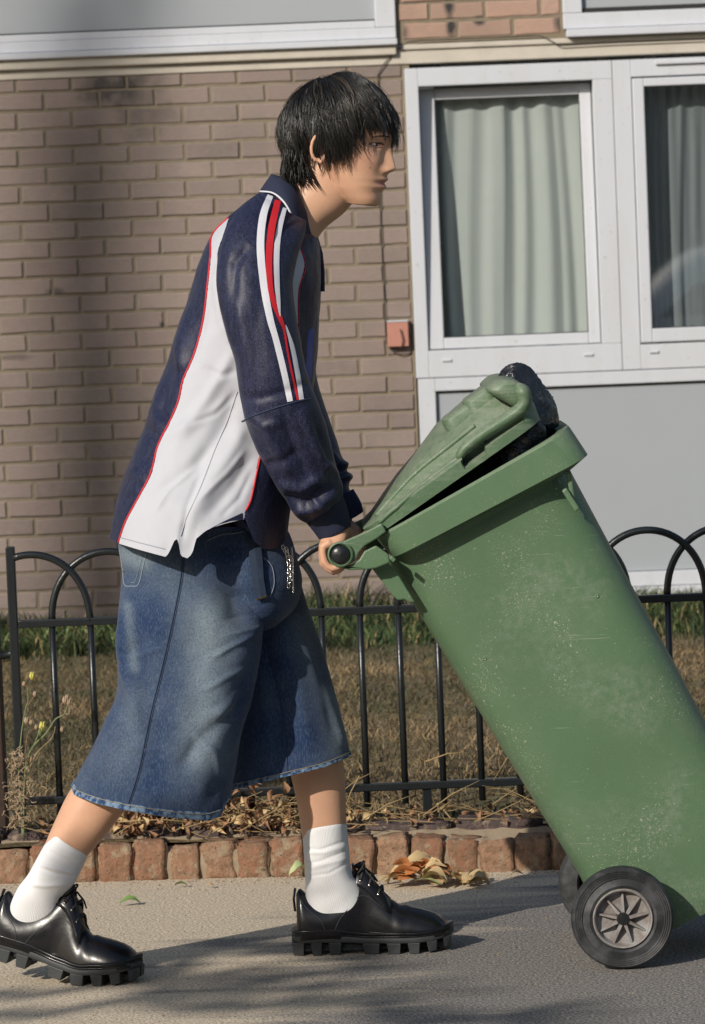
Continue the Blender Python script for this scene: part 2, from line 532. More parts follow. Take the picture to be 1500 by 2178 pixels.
# how tan: more to the left and towards the kerb
lx = t.math('MULTIPLY', t.math('ADD', sx.outputs['X'], .05), -.55)
ly = t.math('MULTIPLY', t.math('SUBTRACT', sx.outputs['Y'], 8.15), .50)
ly2 = t.math('MAXIMUM', ly, -.02)
v = t.math('ADD', t.math('ADD', streak, lx), ly2)
v = t.math('ADD', v, t.math('MULTIPLY', t.math('SUBTRACT', mid, .5), .10))
msk = t.ramp(v, [(.42, 0), (.68, 1)])
c = t.mix(msk, asp, tan_mix)
t.set(color=c, rough=.93, spec=.2)
t.bump(t.math('ADD', t.noise(gp, 420, 2, .8), t.math('MULTIPLY', vo.outputs['Distance'], -1.0)), .6, .002)
M['pavement'] = t.m

# ---- lawn
t = NT('soil'); gp = t.n('NewGeometry').outputs['Position']
mp = t.n('Mapping'); mp.inputs['Scale'].default_value = (1, .45, 1); t.l(gp, mp.inputs[0])
f = t.noise(mp.outputs[0], 2.6, 6, .7)
c = t.mix(t.ramp(f, [(.35, 0), (.6, 1)]), (.10, .085, .045), (.27, .20, .11))
c = t.mix(t.ramp(t.noise(gp, 40, 5), [(.4, 0), (.7, 1)]), c, (.07, .05, .03), 'MIX')
t.set(color=c, rough=1, spec=.1); t.bump(t.noise(gp, 50, 5), 1, .02); M['soil'] = t.m
def attr_mat(name, rough=.8, **kw):
    t = NT(name); a = t.n('Attribute'); a.attribute_name = 'col'
    t.set(color=a.outputs['Color'], rough=rough, **kw); M[name] = t.m; return t
attr_mat('grass', .7, spec=.25)
attr_mat('leafy', .6, spec=.3)

# ---- jersey cloth (colour by attribute)
def jersey(name, base=None, sparkle=True):
    t = NT(name)
    if base is None:
        a = t.n('Attribute'); a.attribute_name = 'col'; c = a.outputs['Color']
    else: c = None
    gp = t.n('NewGeometry').outputs['Position']
    mp = t.n('Mapping'); mp.inputs['Scale'].default_value = (150, 150, 15); t.l(gp, mp.inputs[0])
    st = t.noise(mp.outputs[0], 1, 3, .6)
    sp = t.noise(gp, 520, 2, .8)
    base_c = c if c is not None else t.mix(.5, base, base)
    if sparkle:  # streaks and specks put the cloth's sheen and sparkle into its colour
        base_c = t.mix(t.ramp(st, [(.42, 0), (.68, 1)]), base_c, (.017, .021, .055))
        base_c = t.mix(t.ramp(sp, [(.54, 0), (.66, .75)]), base_c, (.085, .09, .18))
    t.set(color=base_c, rough=.50 if sparkle else .8, spec=.32 if sparkle else .25, sheen=.04 if sparkle else .1, sheenr=.4)
    t.bump(t.math('ADD', st, t.math('MULTIPLY', t.noise(gp, 600, 2), .5)), .2 if sparkle else .12, .001)
    M[name] = t.m
jersey('navy_jersey', (.006, .008, .025))
jersey('white_jersey', (.47, .48, .53), False)

# ---- denim: indigo with worn pale areas given by the attribute (red channel)
t = NT('denim'); a = t.n('Attribute'); a.attribute_name = 'col'
sep = t.n('SeparateColor'); t.l(a.outputs['Color'], sep.inputs[0])
uv = t.coord('UV'); gp = t.n('NewGeometry').outputs['Position']
mp = t.n('Mapping'); mp.inputs['Scale'].default_value = (420, 420, 110); t.l(gp, mp.inputs[0])
vert = t.noise(mp.outputs[0], 1, 2, .6)
gr = t.noise(gp, 260, 3, .75); big = t.noise(gp, 9, 5)
fade = t.math('ADD', sep.outputs[0], t.math('MULTIPLY', t.math('SUBTRACT', big, .5), .55))
c = t.mix(fade, (.015, .033, .088), (.26, .32, .35))
c = t.mix(t.ramp(vert, [(.45, 0), (.8, .28)]), c, (.22, .29, .37))
c = t.mix(t.ramp(gr, [(.35, .45), (.55, 0)]), c, (.012, .026, .065))
t.set(color=c, rough=.9, spec=.15, sheen=.15)
t.bump(t.math('ADD', gr, vert), .35, .0015); M['denim'] = t.m
t = NT('denim_hem'); gp = t.n('NewGeometry').outputs['Position']; uv = t.coord('UV', (70, 1, 1))
f = t.noise(uv, 1.2, 2); gr = t.noise(gp, 420, 3, .7)
c = t.mix(t.ramp(f, [(.4, 0), (.6, 1)]), (.03, .06, .14), (.20, .29, .40))
c = t.mix(t.ramp(gr, [(.35, .4), (.55, 0)]), c, (.015, .03, .07))
t.set(color=c, rough=.9, spec=.15); t.bump(t.math('ADD', gr, f), .5, .002); M['denim_hem'] = t.m

# ---- sock: ribbed
t = NT('sock'); uv = t.coord('UV'); w = t.n('TexWave'); w.inputs['Scale'].default_value = 34; w.bands_direction = 'X'; t.l(uv, w.inputs[0])
c = t.mix(t.ramp(w.outputs['Fac'], [(0, 0), (.5, 1)]), (.66, .67, .69), (.80, .80, .82))
t.set(color=c, rough=.95, spec=.1, sheen=.2); t.bump(w.outputs['Fac'], .28, .0015); M['sock'] = t.m

# ---- leather
t = NT('leather'); gp = t.n('NewGeometry').outputs['Position']
t.set(color=(.006, .006, .008), rough=t.ramp(t.noise(gp, 25, 3), [(.3, .24), (.7, .34)]), spec=.4, coat=.2, coatr=.14)
t.bump(t.noise(gp, 45, 3), .12, .003); M['leather'] = t.m

# ---- skin, lips and cheeks by attribute
t = NT('skin'); a = t.n('Attribute'); a.attribute_name = 'col'; gp = t.n('NewGeometry').outputs['Position']
c = t.mix(t.math('MULTIPLY', t.noise(gp, 120, 5, .7), .30), a.outputs['Color'], (.42, .20, .13)); c = t.mix(t.ramp(t.noise(gp, 16, 3), [(.45, 0), (.75, .22)]), c, (.50, .25, .18))
t.set(color=c, rough=.48, spec=.4, sss=.12, sssr=(1.0, .35, .2), ssss=.008)
t.bump(t.noise(gp, 380, 3), .2, .001); M['skin'] = t.m
simple('hair', (.011, .0095, .008), .34, .5, 300, spec=.5)
simple('hair_sheen', (.050, .038, .026), .34, .4, 300, spec=.5)  # paler brown locks carry the hair's sheen in their colour
simple('hair_cap', (.006, .0055, .005), .8)

# ---- bin plastic
def plastic(name, base, dust):
    t = NT(name); gp = t.n('NewGeometry').outputs['Position']
    big = t.noise(gp, 5, 4); f = t.noise(gp, 60, 5, .7)
    c = t.mix(big, tuple(x*.88 for x in base), tuple(x*1.12 for x in base))
    # scratches and specks, denser in patches
    sp = t.noise(gp, 210, 3, .75, .8)
    patch = t.ramp(t.noise(gp, 6.5, 2, .5), [(.47, 0), (.68, 1)])
    thr = t.math('SUBTRACT', t.math('ADD', sp, t.math('MULTIPLY', patch, .085)), .0)
    spm = t.ramp(thr, [(.678, 0), (.72, .85)])
    c = t.mix(spm, c, (.36, .38, .30))
    fine = t.noise(gp, 520, 2, .6)
    c = t.mix(t.math('MULTIPLY', t.ramp(fine, [(.5, 0), (.8, 1)]), t.math('MULTIPLY', patch, .35)), c, (.30, .33, .25))
    soft = t.math('MULTIPLY', t.ramp(t.noise(gp, 4.2, 2), [(.48, 0), (.66, 1)]), t.ramp(t.noise(gp, 55, 6, .75), [(.42, 0), (.66, .5)]))
    c = t.mix(soft, c, (.21, .25, .19))
    # thin oblique scratches
    mp = t.n('Mapping'); mp.inputs['Rotation'].default_value = (0, R(-32), 0); mp.inputs['Scale'].default_value = (9, 9, 320); t.l(gp, mp.inputs[0])
    sc_ = t.noise(mp.outputs[0], 1, 2, .5)
    c = t.mix(t.math('MULTIPLY', t.ramp(sc_, [(.70, 0), (.74, .7)]), t.ramp(big, [(.45, 0), (.6, 1)])), c, (.30, .34, .26))
    if dust > .6:
        ml = t.n('Mapping'); ml.inputs['Rotation'].default_value = (0, R(33), 0); ml.inputs['Scale'].default_value = (5, 22, 75); t.l(gp, ml.inputs[0])
        c = t.mix(t.math('MULTIPLY', t.ramp(t.noise(ml.outputs[0], 1, 5, .65), [(.46, 0), (.66, .6)]), t.ramp(t.noise(gp, 9, 3), [(.35, .3), (.6, 1)])), c, (.22, .255, .20))
    if dust:
        ge = t.n('NewGeometry'); sx = t.n('SeparateXYZ'); t.l(ge.outputs['Normal'], sx.inputs[0])
        up = t.ramp(sx.outputs['Z'], [(.25, 0), (.8, 1)])
        c = t.mix(t.math('MULTIPLY', up, t.math('MULTIPLY', t.ramp(f, [(.3, .15), (.65, 1)]), dust)), c, (.27, .285, .235))
    t.set(color=c, rough=t.ramp(f, [(.2, .38), (.8, .58)]), spec=.4)
    t.bump(t.math('ADD', t.math('MULTIPLY', t.noise(gp, 3.5, 2), 4), t.noise(gp, 300, 2)), .10, .004); M[name] = t.m
plastic('bin_green', (.088, .155, .082), .55)
plastic('lid_green', (.076, .138, .072), .62)
t = NT('tyre'); gp = t.n('NewGeometry').outputs['Position']
c = t.mix(t.ramp(t.noise(gp, 18, 5, .6), [(.45, 0), (.75, 1)]), (.022, .024, .026), (.10, .10, .105)); t.set(color=c, rough=.6, spec=.35)
t.bump(t.noise(gp, 200, 3), .2, .001); M['tyre'] = t.m
t = NT('hub'); gp = t.n('NewGeometry').outputs['Position']
c = t.mix(t.ramp(t.noise(gp, 40, 5, .6), [(.4, 0), (.65, 1)]), (.20, .17, .155), (.30, .30, .30)); t.set(color=c, rough=.8, spec=.25); M['hub'] = t.m
t = NT('bag'); gp = t.n('NewGeometry').outputs['Position']
c = t.mix(t.ramp(t.noise(gp, 22, 4, .6, 1), [(.5, 0), (.75, 1)]), (.012, .014, .020), (.11, .11, .115)); t.set(color=c, rough=.22, spec=.6)
t.bump(t.noise(gp, 45, 3, .5, 2.5), .5, .006); M['bag'] = t.m
# ================================================================ setting
YW = 15.70                              # face of the brick wall
def WX(px, py, Y=YW): return P(px, py, Y)[0]
def WZ(px, py, Y=YW): return P(px, py, Y)[2]

# pavement and road
me = MB(); me.add([(-60, 2.2, 0), (60, 2.2, 0), (60, 9.6, 0), (-60, 9.6, 0)], [(0, 1, 2, 3)])
tag(me.build('pavement', M['pavement'], fix=False), kind='structure')
me = MB(); me.add([(-60, -40, -.12), (60, -40, -.12), (60, 2.1, -.12), (-60, 2.1, -.12)], [(0, 1, 2, 3)])
tag(me.build('road', M['road'], fix=False), kind='structure')
me = MB(); me.box((-60, 2.1, -.3), (60, 2.2, .002)); tag(me.build('road_kerb', M['concrete_band']), kind='structure')

# lawn: one sheet with gentle bumps
def lawn_z(x, y):
    t = min(1, max(0, (y-9.15)/6.5))
    return .085-.05*t + .022*noise.noise(Vector((x*1.1, y*.8, 3))) + .008*noise.noise(Vector((x*6, y*6, 1)))
mb = MB(); NX, NY = 150, 110
V = []
for j in range(NY):
    y = 9.14 + (YW+.05-9.14)*j/(NY-1)
    for i in range(NX):
        x = -16 + 32*(.5+.5*math.copysign(abs(2*i/(NX-1)-1)**2.2, 2*i/(NX-1)-1)); V.append((x, y, lawn_z(x, y)))
F = [(j*NX+i, j*NX+i+1, (j+1)*NX+i+1, (j+1)*NX+i) for j in range(NY-1) for i in range(NX-1)]
mb.add(V, F, True)
tag(mb.build('lawn_soil', M['soil'], fix=False), kind='structure')

def blades(name, n, area, h, w, cols, mat, lean=.5, keepf=None, curl=2, hfun=None):
    """many small bent grass blades as one mesh"""
    rs = np.random.RandomState(hash(name) % 1000 if False else len(name)*7+n % 97)
    V = []; F = []; C = []
    for _ in range(n):
        x = rs.uniform(area[0], area[1]); y = area[2]+(area[3]-area[2])*rs.uniform()
        if keepf and not keepf(x, y, rs): continue
        hh = h*rs.uniform(.5, 1.25)*(hfun(x, y) if hfun else 1); ww = w*rs.uniform(.6, 1.3)
        a = rs.uniform(0, 6.28); dx, dy = math.cos(a), math.sin(a)
        b = rs.uniform(0, 6.28); ln = lean*rs.uniform(.2, 1.3)*hh
        lx, ly = math.cos(b)*ln, math.sin(b)*ln
        z = lawn_z(x, y)-.004; k = len(V)
        V += [(x-dx*ww, y-dy*ww, z), (x+dx*ww, y+dy*ww, z), (x+lx*.4+dx*ww*.7, y+ly*.4+dy*ww*.7, z+hh*.6), (x+lx*.4-dx*ww*.7, y+ly*.4-dy*ww*.7, z+hh*.6), (x+lx, y+ly, z+hh*.95)]
        F += [(k, k+1, k+2, k+3), (k+3, k+2, k+4)]
        c = cols(x, y, rs); C += [c]*5
    me = bpy.data.meshes.new(name); me.from_pydata(V, [], F)
    at = me.color_attributes.new('col', 'FLOAT_COLOR', 'POINT')
    CC = np.ones((len(V), 4)); CC[:, :3] = np.array(C); at.data.foreach_set('color', CC.reshape(-1))
    me.materials.append(mat)
    return link(name, me)
def dry_col(x, y, rs):
    f = noise.noise(Vector((x*1.6, y*.75, 5))) + .5*noise.noise(Vector((x*5, y*3, 9)))
    tan = np.array((.30, .215, .115)); grn = np.array((.075, .085, .042)); gry = np.array((.15, .13, .095))
    band = math.exp(-((y-13.2)/.75)**2)
    k = min(1, max(0, .33 + f*2.0 + band*.6 + rs.normal()*.15))
    c = grn*(1-k)+tan*k
    if rs.uniform() < .3: c = gry
    return c*rs.uniform(.5, 1.05)
tag(blades('dry_grass', 95000, (-2.8, 3.0, 9.3, 14.9), .028, .0022, dry_col, M['grass'], 1.3), kind='stuff', label='short parched lawn between the fence and the building')
def gcol(x, y, rs):
    c = (np.array((.030, .050, .019)) if rs.uniform() < .75 else np.array((.12, .15, .055)))*(1+1.1*noise.noise(Vector((x*3, y*3, 7))))
    if rs.uniform() < .06: c = np.array((.36, .26, .13))
    return c*rs.uniform(.5, 1.4)
def gkeep(x, y, rs):
    return noise.noise(Vector((x*2.3, y*2, 2)))*.5+.62 + (y-14.6)*.15 > rs.uniform()
tag(blades('green_grass', 33000, (-2.8, 3.0, 14.15, 15.66), .125, .004, gcol, M['grass'], .8, gkeep,
           hfun=lambda x, y: .55+.8*max(0, noise.noise(Vector((x*1.8, y, 4)))+.3)), kind='stuff', label='long green grass along the foot of the wall')

# ---------------------------------------------------------------- building
bld = empty('apartment_building', (0, YW, 0))
tag(bld, 'pinkish brick flats with pale concrete band and large white windows', 'building')
XL = WX(864, 250)                       # left edge of the tall window
zb1 = WZ(0, 131); zb0 = WZ(0, 171)      # concrete band top and bottom
mb = MB()
mb.box((-9, YW+.0055, -.2), (XL+.02, YW+.3, zb0+.01))
mb.box((WX(843, 40)-.01, YW+.0055, zb1-.01), (WX(1197, 40)+.01, YW+.3, zb1+.9))
mb.build('mortar_wall', M['mortar'], bld)
mb = MB(); mb.box((2.351, YW+.0055, -.2), (9.2, YW+.3, zb0+.01)); mb.build('mortar_wall', M['mortar'], bld)
mb = MB(); mb.box((-9, YW+.02, zb1), (9.2, YW+.31, 6)); mb.build('upper_wall', M['mortar'], bld) if False else None
mb = MB(); mb.box((XL+.02, YW+.02, -.2), (2.35, YW+.3, WZ(1400, 1262)-.01)); mb.build('plinth', M['concrete_band'], bld)
mb = MB(); mb.box((-6, YW+.9, -.2), (-5.8, 22, 6)); mb.box((-6, 20, -.2), (8, 20.2, 6)); mb.box((8, YW+.4, -.2), (8.2, 20, 6)); mb.box((-6, YW+.31, 6), (8, 20, 6.2)); mb.box((-6, YW+.31, -.2), (8, 20, -.1))
mb.build('dark_room', M['room'], bld)
mb = MB(); mb.box((-9, YW-.004, zb0), (9.2, YW+.3, zb1)); mb.build('concrete_band', M['concrete_band'], bld, bevel=.004)
mb = MB(); mb.box((-6, YW-.03, WZ(0, 151)), (WX(843, 100), YW-.006, zb1+.004)); mb.build('sill_ledge', M['concrete_band'], bld, bevel=.006)
mb = MB(); mb.box((WX(843, 100)+.02, YW-.016, WZ(1000, 101)), (5, YW-.006, zb1+.002)); mb.build('sill_ledge', M['concrete_band'], bld, bevel=.004)

# bricks, each its own object, on shared meshes
def brick_mesh(name, L, H, D, rs, mat, rough=.002):
    bm = bmesh.new(); bmesh.ops.create_cube(bm, size=1)
    for v in bm.verts: v.co = Vector((v.co.x*L, v.co.y*D, v.co.z*H))
    bmesh.ops.subdivide_edges(bm, edges=[e for e in bm.edges if abs(e.verts[0].co.x-e.verts[1].co.x) > L*.9], cuts=3)
    for v in bm.verts:
        v.co += Vector((rs.uniform(-1, 1), 0, rs.uniform(-1, 1)))*rough
        if v.co.y < 0: v.co.y += rs.uniform(-1, 1)*rough*.6
    ed = [e for e in bm.edges if all(v.co.y < 0 for v in e.verts) and len(e.link_faces) == 2 and e.calc_face_angle(0) > .8]
    bmesh.ops.bevel(bm, geom=ed, offset=.0045, segments=1, affect='EDGES')
    for f in bm.faces: f.smooth = True
    bmesh.ops.recalc_face_normals(bm, faces=bm.faces)
    me = bpy.data.meshes.new(name); bm.to_mesh(me); bm.free(); me.materials.append(mat)
    me.set_sharp_from_angle(angle=R(35))
    return me
rs = random.Random(3)
full = [brick_mesh('brick', .214, .0635, .02, rs, M['brick'], .0016) for _ in range(8)]
upper = [brick_mesh('brick', .214, .0635, .02, rs, M['brick_upper'], .002) for _ in range(4)]
CH = .0751; CW = .2250
zj = WZ(0, 240)                         # a bed joint
xj = WX(96, 262)                        # a head joint in the course above that joint
def lay(x0, x1, z0, z1, meshes, mat, par=0, limit=None):
    k0 = math.floor((z0-zj)/CH); k1 = math.ceil((z1-zj)/CH)
    for k in range(k0, k1):
        za = max(zj+k*CH+.006, z0); zb = min(zj+(k+1)*CH-.005, z1)
        if zb-za < .014: continue
        off = xj + (CW/2 if k % 2 else 0)
        i0 = math.floor((x0-off)/CW); i1 = math.ceil((x1-off)/CW)
        for i in range(i0, i1):
            xa = max(off+i*CW+.0055, x0); xb = min(off+(i+1)*CW-.0055, x1)
            if xb-xa < .03: continue
            me = rs.choice(meshes)
            o = bpy.data.objects.new('brick', me); COL.objects.link(o); o.parent = bld
            o.location = ((xa+xb)/2+rs.uniform(-.001, .001), .010+rs.uniform(-.0022, .0022), (za+zb)/2+rs.uniform(-.0008, .0008))
            o.scale = ((xb-xa)/.214, 1, (zb-za)/.0635)
            o.rotation_euler = (rs.uniform(-.01, .01), rs.uniform(-.004, .004), rs.uniform(-.004, .004))
xl0 = WX(0, 800)-.12
lay(xl0, XL-.012, .03, zb0-.004, full, None)
lay(WX(843, 40)+.012, WX(1197, 40)-.012, zb1+.006, zb1+.35, upper, None)
# the joined bricks beyond the left edge of the frame
mb = MB()
for k in range(-14, 20):
    for i in range(30):
        xb = xl0 - .003 - i*CW - (CW/2 if k % 2 else 0); za = zj+(k-15)*CH+.006
        if za < .02: continue
        if za+.0635 > zb0: continue
        mb.box((xb-.214, YW+.002, za), (xb, YW+.02, za+.0635))
        if i == 0 and k % 2: mb.box((xl0-.003-.1, YW+.002, za), (xl0-.003, YW+.02, za+.0635))
        xr = 2.37+i*CW+(CW/2 if k % 2 else 0); mb.box((xr, YW+.002, za), (xr+.214, YW+.02, za+.0635))
tag(mb.build('wall_bricks', M['brick'], bld), kind='stuff')

# windows ------------------------------------------------------------------
def frame(name, x0, x1, z0, z1, w, Y0, Y1, mat, parent, bevel=.004, ws=None):
    """rectangular frame; w = (left,right,bottom,top) bar widths"""
    wl, wr, wb, wt = w
    mb = MB()
    mb.box((x0, Y0, z0), (x0+wl, Y1, z1)); mb.box((x1-wr, Y0, z0), (x1, Y1, z1))
    mb.box((x0+wl, Y0, z0), (x1-wr, Y1, z0+wb)); mb.box((x0+wl, Y0, z1-wt), (x1-wr, Y1, z1))
    return mb.build(name, mat, parent, bevel=bevel)
def pane(x0, x1, z0, z1, Y, mat, parent, name='glass_pane'):
    mb = MB(); mb.add([(x0, Y, z0), (x1, Y, z0), (x1, Y, z1), (x0, Y, z1)], [(0, 1, 2, 3)])
    return mb.build(name, mat, parent, fix=False)
Yf = YW-.022
win = empty('window', (XL, YW, 0)); win.parent = bld; win.matrix_parent_inverse = Matrix.Translation(bld.location).inverted()
def wlink(o):
    o.parent = win; o.matrix_parent_inverse = (Matrix.Translation(win.location)).inverted(); return o
XR = 2.35
zT = WZ(1000, 141); z_open_t = WZ(1080, 177); z_sash_b = WZ(1080, 737)
xc0 = WX(898, 400); xc1 = WX(1268, 400); xm0 = WX(1350, 400)
zj2 = WZ(1200, 793)
xf = WX(1307, 300)
# outer frame of the upper light
mb = MB()
mb.box((XL, Yf, zj2+.002), (xc0, YW+.06, zT)); mb.box((xc0, Yf, z_open_t), (xf-.001, YW+.06, zT)); mb.box((xc0, Yf, zj2+.002), (xf-.001, YW+.06, z_sash_b-.004))
mb.box((xc1, Yf, z_sash_b-.004), (xf-.001, YW+.06, z_open_t))
mb.box((xf+.001, Yf+.001, zj2+.002), (xm0, YW+.06, zT)); mb.box((xm0, Yf+.001, WZ(1400, 162)), (XR, YW+.06, zT)); mb.box((xm0, Yf+.001, zj2+.002), (XR, YW+.06, WZ(1400, 731)))
wlink(mb.build('frame', M['white_frame'], None, bevel=.003))
# tilted casement (top leaning in), hinged at the foot
sx0, sx1 = xc0+.004, xc1-.004
sz0, sz1 = z_sash_b, z_open_t-.006
gx0, gx1 = WX(934, 450), WX(1243, 450); gz0, gz1 = WZ(1090, 713), WZ(1080, 204)
TILT = R(3.6)
def tilt(o):
    for v in o.data.vertices:
        dz = v.co.z-sz0; dy = v.co.y-(Yf+.02)
        v.co.y = Yf+.02 + dy*math.cos(TILT)+dz*math.sin(TILT); v.co.z = sz0 + dz*math.cos(TILT)-dy*math.sin(TILT)
    o.data.update(); return o
wlink(tilt(frame('sash', sx0, sx1, sz0, sz1, (gx0-sx0, sx1-gx1, gz0-sz0, sz1-gz1), Yf+.012, Yf+.055, M['white_frame'], None)))
wlink(tilt(frame('gasket', gx0-.003, gx1+.003, gz0-.003, gz1+.003, (.007,)*4, Yf+.016, Yf+.0165, M['black_gap'], None, 0)))
wlink(tilt(pane(gx0, gx1, gz0, gz1, Yf+.03, M['glass'], None)))
# right casement
rx0 = WX(1346, 300); rgx0 = WX(1376, 400); rz0, rz1 = WZ(1400, 729), WZ(1400, 164); rg0, rg1 = WZ(1430, 697), WZ(1430, 182)
rx1 = 2.02
wlink(frame('sash', xm0+.003, rx1, rz0+.003, rz1-.003, (rgx0-xm0-.003, .07, rg0-rz0-.003, rz1-rg1-.003), Yf-.006, Yf+.05, M['white_frame'], None))
wlink(frame('gasket', rgx0-.003, rx1-.067, rg0-.003, rg1+.003, (.007,)*4, Yf+.0, Yf+.0006, M['black_gap'], None, 0))
wlink(pane(rgx0, rx1-.07, rg0, rg1, Yf+.02, M['glass_dark'], None))
mb = MB(); mb.box((rx1+.003, Yf, zj2+.002), (XR, YW+.06, zT-.03)); wlink(mb.build('mullion', M['white_frame'], None, bevel=.003))
mb = MB(); mb.box((WX(1392, 130), Yf-.014, WZ(1450, 136)), (1.95, Yf-.003, WZ(1450, 128))); wlink(mb.build('trickle_vent', M['white_frame'], None, bevel=.003))
for px, py in ((950, 766), (1251, 754), (1390, 748)):
    mb = MB(); x, z = WX(px, py), WZ(px, py); mb.box((x-.019, Yf-.007, z-.005), (x+.019, Yf-.001, z+.005)); wlink(mb.build('drain_cap', M['white_frame'], None, bevel=.002))
# lower unit with grey infill panel
px0 = WX(927, 850); pz1 = WZ(1200, 821); pz0 = WZ(1420, 1213); fz0 = WZ(1420, 1262)
mb = MB()
mb.box((XL+.006, Yf, fz0), (px0, YW+.06, zj2-.001)); mb.box((px0, Yf, pz1), (XR, YW+.06, zj2-.001)); mb.box((px0, Yf, fz0+.035), (XR, YW+.06, pz0))
mb.box((px0, Yf-.012, fz0), (XR, YW+.06, fz0+.033))
wlink(mb.build('frame', M['white_frame'], None, bevel=.003))
mb = MB(); mb.box((px0+.004, Yf+.022, pz0+.003), (XR, Yf+.04, pz1-.004)); wlink(mb.build('infill_sheet', M['grey_sheet'], None))
mb = MB(); mb.box((px0+.001, Yf+.012, pz1-.006), (XR, Yf+.02, pz1-.001)); wlink(mb.build('gasket', M['black_gap'], None))
# sealant bead down the left side
mb = MB(); mb.tube([(XL-.004, YW-.002, .05), (XL-.005, YW-.003, 1.0), (XL-.004, YW-.002, zT)], .006, 6); mb.build('sealant_bead', M['mortar'], bld)

# upper left window
w2 = empty('window', (-1, YW, zb1)); w2.parent = bld; w2.matrix_parent_inverse = Matrix.Translation(bld.location).inverted()
def w2l(o): o.parent = w2; o.matrix_parent_inverse = Matrix.Translation(w2.location).inverted(); return o
ux1 = WX(842, 50); uz0 = zb1+.002; ug0 = WZ(0, 76); um = WZ(0, 115)
gxr = WX(797, 20)
mb = MB(); mb.box((-5, Yf-.03, uz0), (ux1+.003, Yf+.05, um-.003)); w2l(mb.build('window_sill', M['white_frame'], None, bevel=.004))
mb = MB(); mb.box((-5, Yf, um), (ux1, YW+.06, ug0-.03)); mb.box((gxr, Yf, ug0-.0295), (ux1, YW+.06, uz0+1.2)); w2l(mb.build('frame', M['white_frame'], None, bevel=.004))
mb = MB(); mb.box((-5, Yf+.01, ug0-.029), (gxr-.001, YW+.05, ug0)); w2l(mb.build('sash', M['white_frame'], None, bevel=.004))
mb = MB(); mb.box((-5, Yf+.016, ug0+.0005), (gxr-.002, Yf+.02, ug0+.006)); w2l(mb.build('gasket', M['black_gap'], None))
mb = MB(); mb.box((-5, Yf+.028, ug0+.001), (gxr, Yf+.034, uz0+1.2)); w2l(mb.build('infill_sheet', M['grey_sheet'], None))  # flat grey for the glass, its grey-blue reflection put into the colour
# upper right window
w3 = empty('window', (1, YW, zb1)); w3.parent = bld; w3.matrix_parent_inverse = Matrix.Translation(bld.location).inverted()
def w3l(o): o.parent = w3; o.matrix_parent_inverse = Matrix.Translation(w3.location).inverted(); return o
vx0 = WX(1197, 30); vg0 = WZ(1300, 15); vm = WZ(1300, 59); vgx = WX(1237, 5)
mb = MB(); mb.box((vx0+.01, Yf-.03, zb1+.004), (4.6, Yf+.05, vm-.003)); w3l(mb.build('window_sill', M['white_frame'], None, bevel=.004))
mb = MB(); mb.box((vx0, Yf, vm), (4.6, YW+.06, vg0-.02)); mb.box((vx0, Yf, vg0-.0195), (vgx, YW+.06, vg0+1)); w3l(mb.build('frame', M['white_frame'], None, bevel=.004))
mb = MB(); mb.box((vgx+.001, Yf+.016, vg0-.019), (4.6, YW+.02, vg0-.0)); w3l(mb.build('gasket', M['black_gap'], None))
mb = MB(); mb.box((vgx, Yf+.028, vg0), (4.6, Yf+.034, vg0+1)); w3l(mb.build('infill_sheet', M['grey_sheet'], None))  # glass again as flat grey, the reflection held in the colour

# curtains behind the glass
def curtain(x0, x1, z0, z1, Y, amp, nf, seed, name, mat, label, gather=0):
    n = 260; rs_ = np.random.RandomState(seed)
    ph = rs_.uniform(0, 6.28, 6); fr = rs_.uniform(.6, 1.6, 6)*nf
    mb = MB(); V = []; m = 24
    for j in range(m):
        v = j/(m-1); z = z0+(z1-z0)*v
        for i in range(n):
            u = i/(n-1)
            uu = u + .03*math.sin(3*v+u*5) + gather*(v-.5)*.1
            y = sum(math.sin(uu*fr[k]*6.28+ph[k]+v*.9*math.sin(k*2.1)) for k in range(6))/6
            y = math.copysign(abs(y)**.8, y) + .35*math.sin(uu*fr[1]*19+v*1.2)*math.sin(uu*9+1)**2
            V.append((x0+(x1-x0)*u, Y+amp*y*(1.0-.35*v), z))
    F = [(j*n+i, j*n+i+1, (j+1)*n+i+1, (j+1)*n+i) for j in range(m-1) for i in range(n-1)]
    mb.add(V, F, True)
    return tag(mb.build(name, mat, fix=False), label, 'curtain')
curtain(gx0-.0, gx1+.12, gz0-.3, gz1+.2, YW+.115, .026, 5, 12, 'curtain', M['curtain'], 'closed white curtain hanging in soft folds behind the tilted window')
curtain(rgx0+.015, rx1+.1, rg0-.3, rg1+.2, YW+.10, .02, 11, 9, 'net_curtain', M['net'], 'thin grey net curtain inside the right-hand window')

# thin cable across the facade and the small terracotta box it feeds
def wp(px, py, off=.006): q = P(px, py, YW); return (q[0], YW-off, q[2])
cb = MB()
cb.tube([wp(1500, 84, .02), wp(1300, 92, .02), wp(1190, 98, .02), wp(1165, 84, .02), wp(1148, 76, .012), wp(1060, 80, .012), wp(900, 86, .012), wp(868, 90, .012), wp(838, 112, .012), wp(815, 138, .012), wp(804, 160), wp(804, 200), wp(808, 330), wp(810, 470), wp(814, 560), wp(818, 640), wp(820, 700), wp(822, 728), wp(832, 745, .02), wp(846, 748, .03), wp(855, 738, .045), wp(857, 722, .05), wp(851, 700, .05)], .0026, 6)
tag(cb.build('cable', M['cable']), 'thin dark cable looping down the brick wall beside the tall window', 'cable')
q0 = P(823, 684, YW); q1 = P(872, 736, YW)
tb = empty('junction_box', (q0[0], YW, q1[2])); tag(tb, 'small square terracotta coloured box on the brick wall beside the window', 'junction box')
mb = MB(); mb.box((q0[0], YW-.04, q1[2]), (q1[0]-.004, YW, q0[2]-.003)); mb.build('box_body', M['terracotta'], tb, bevel=.003)
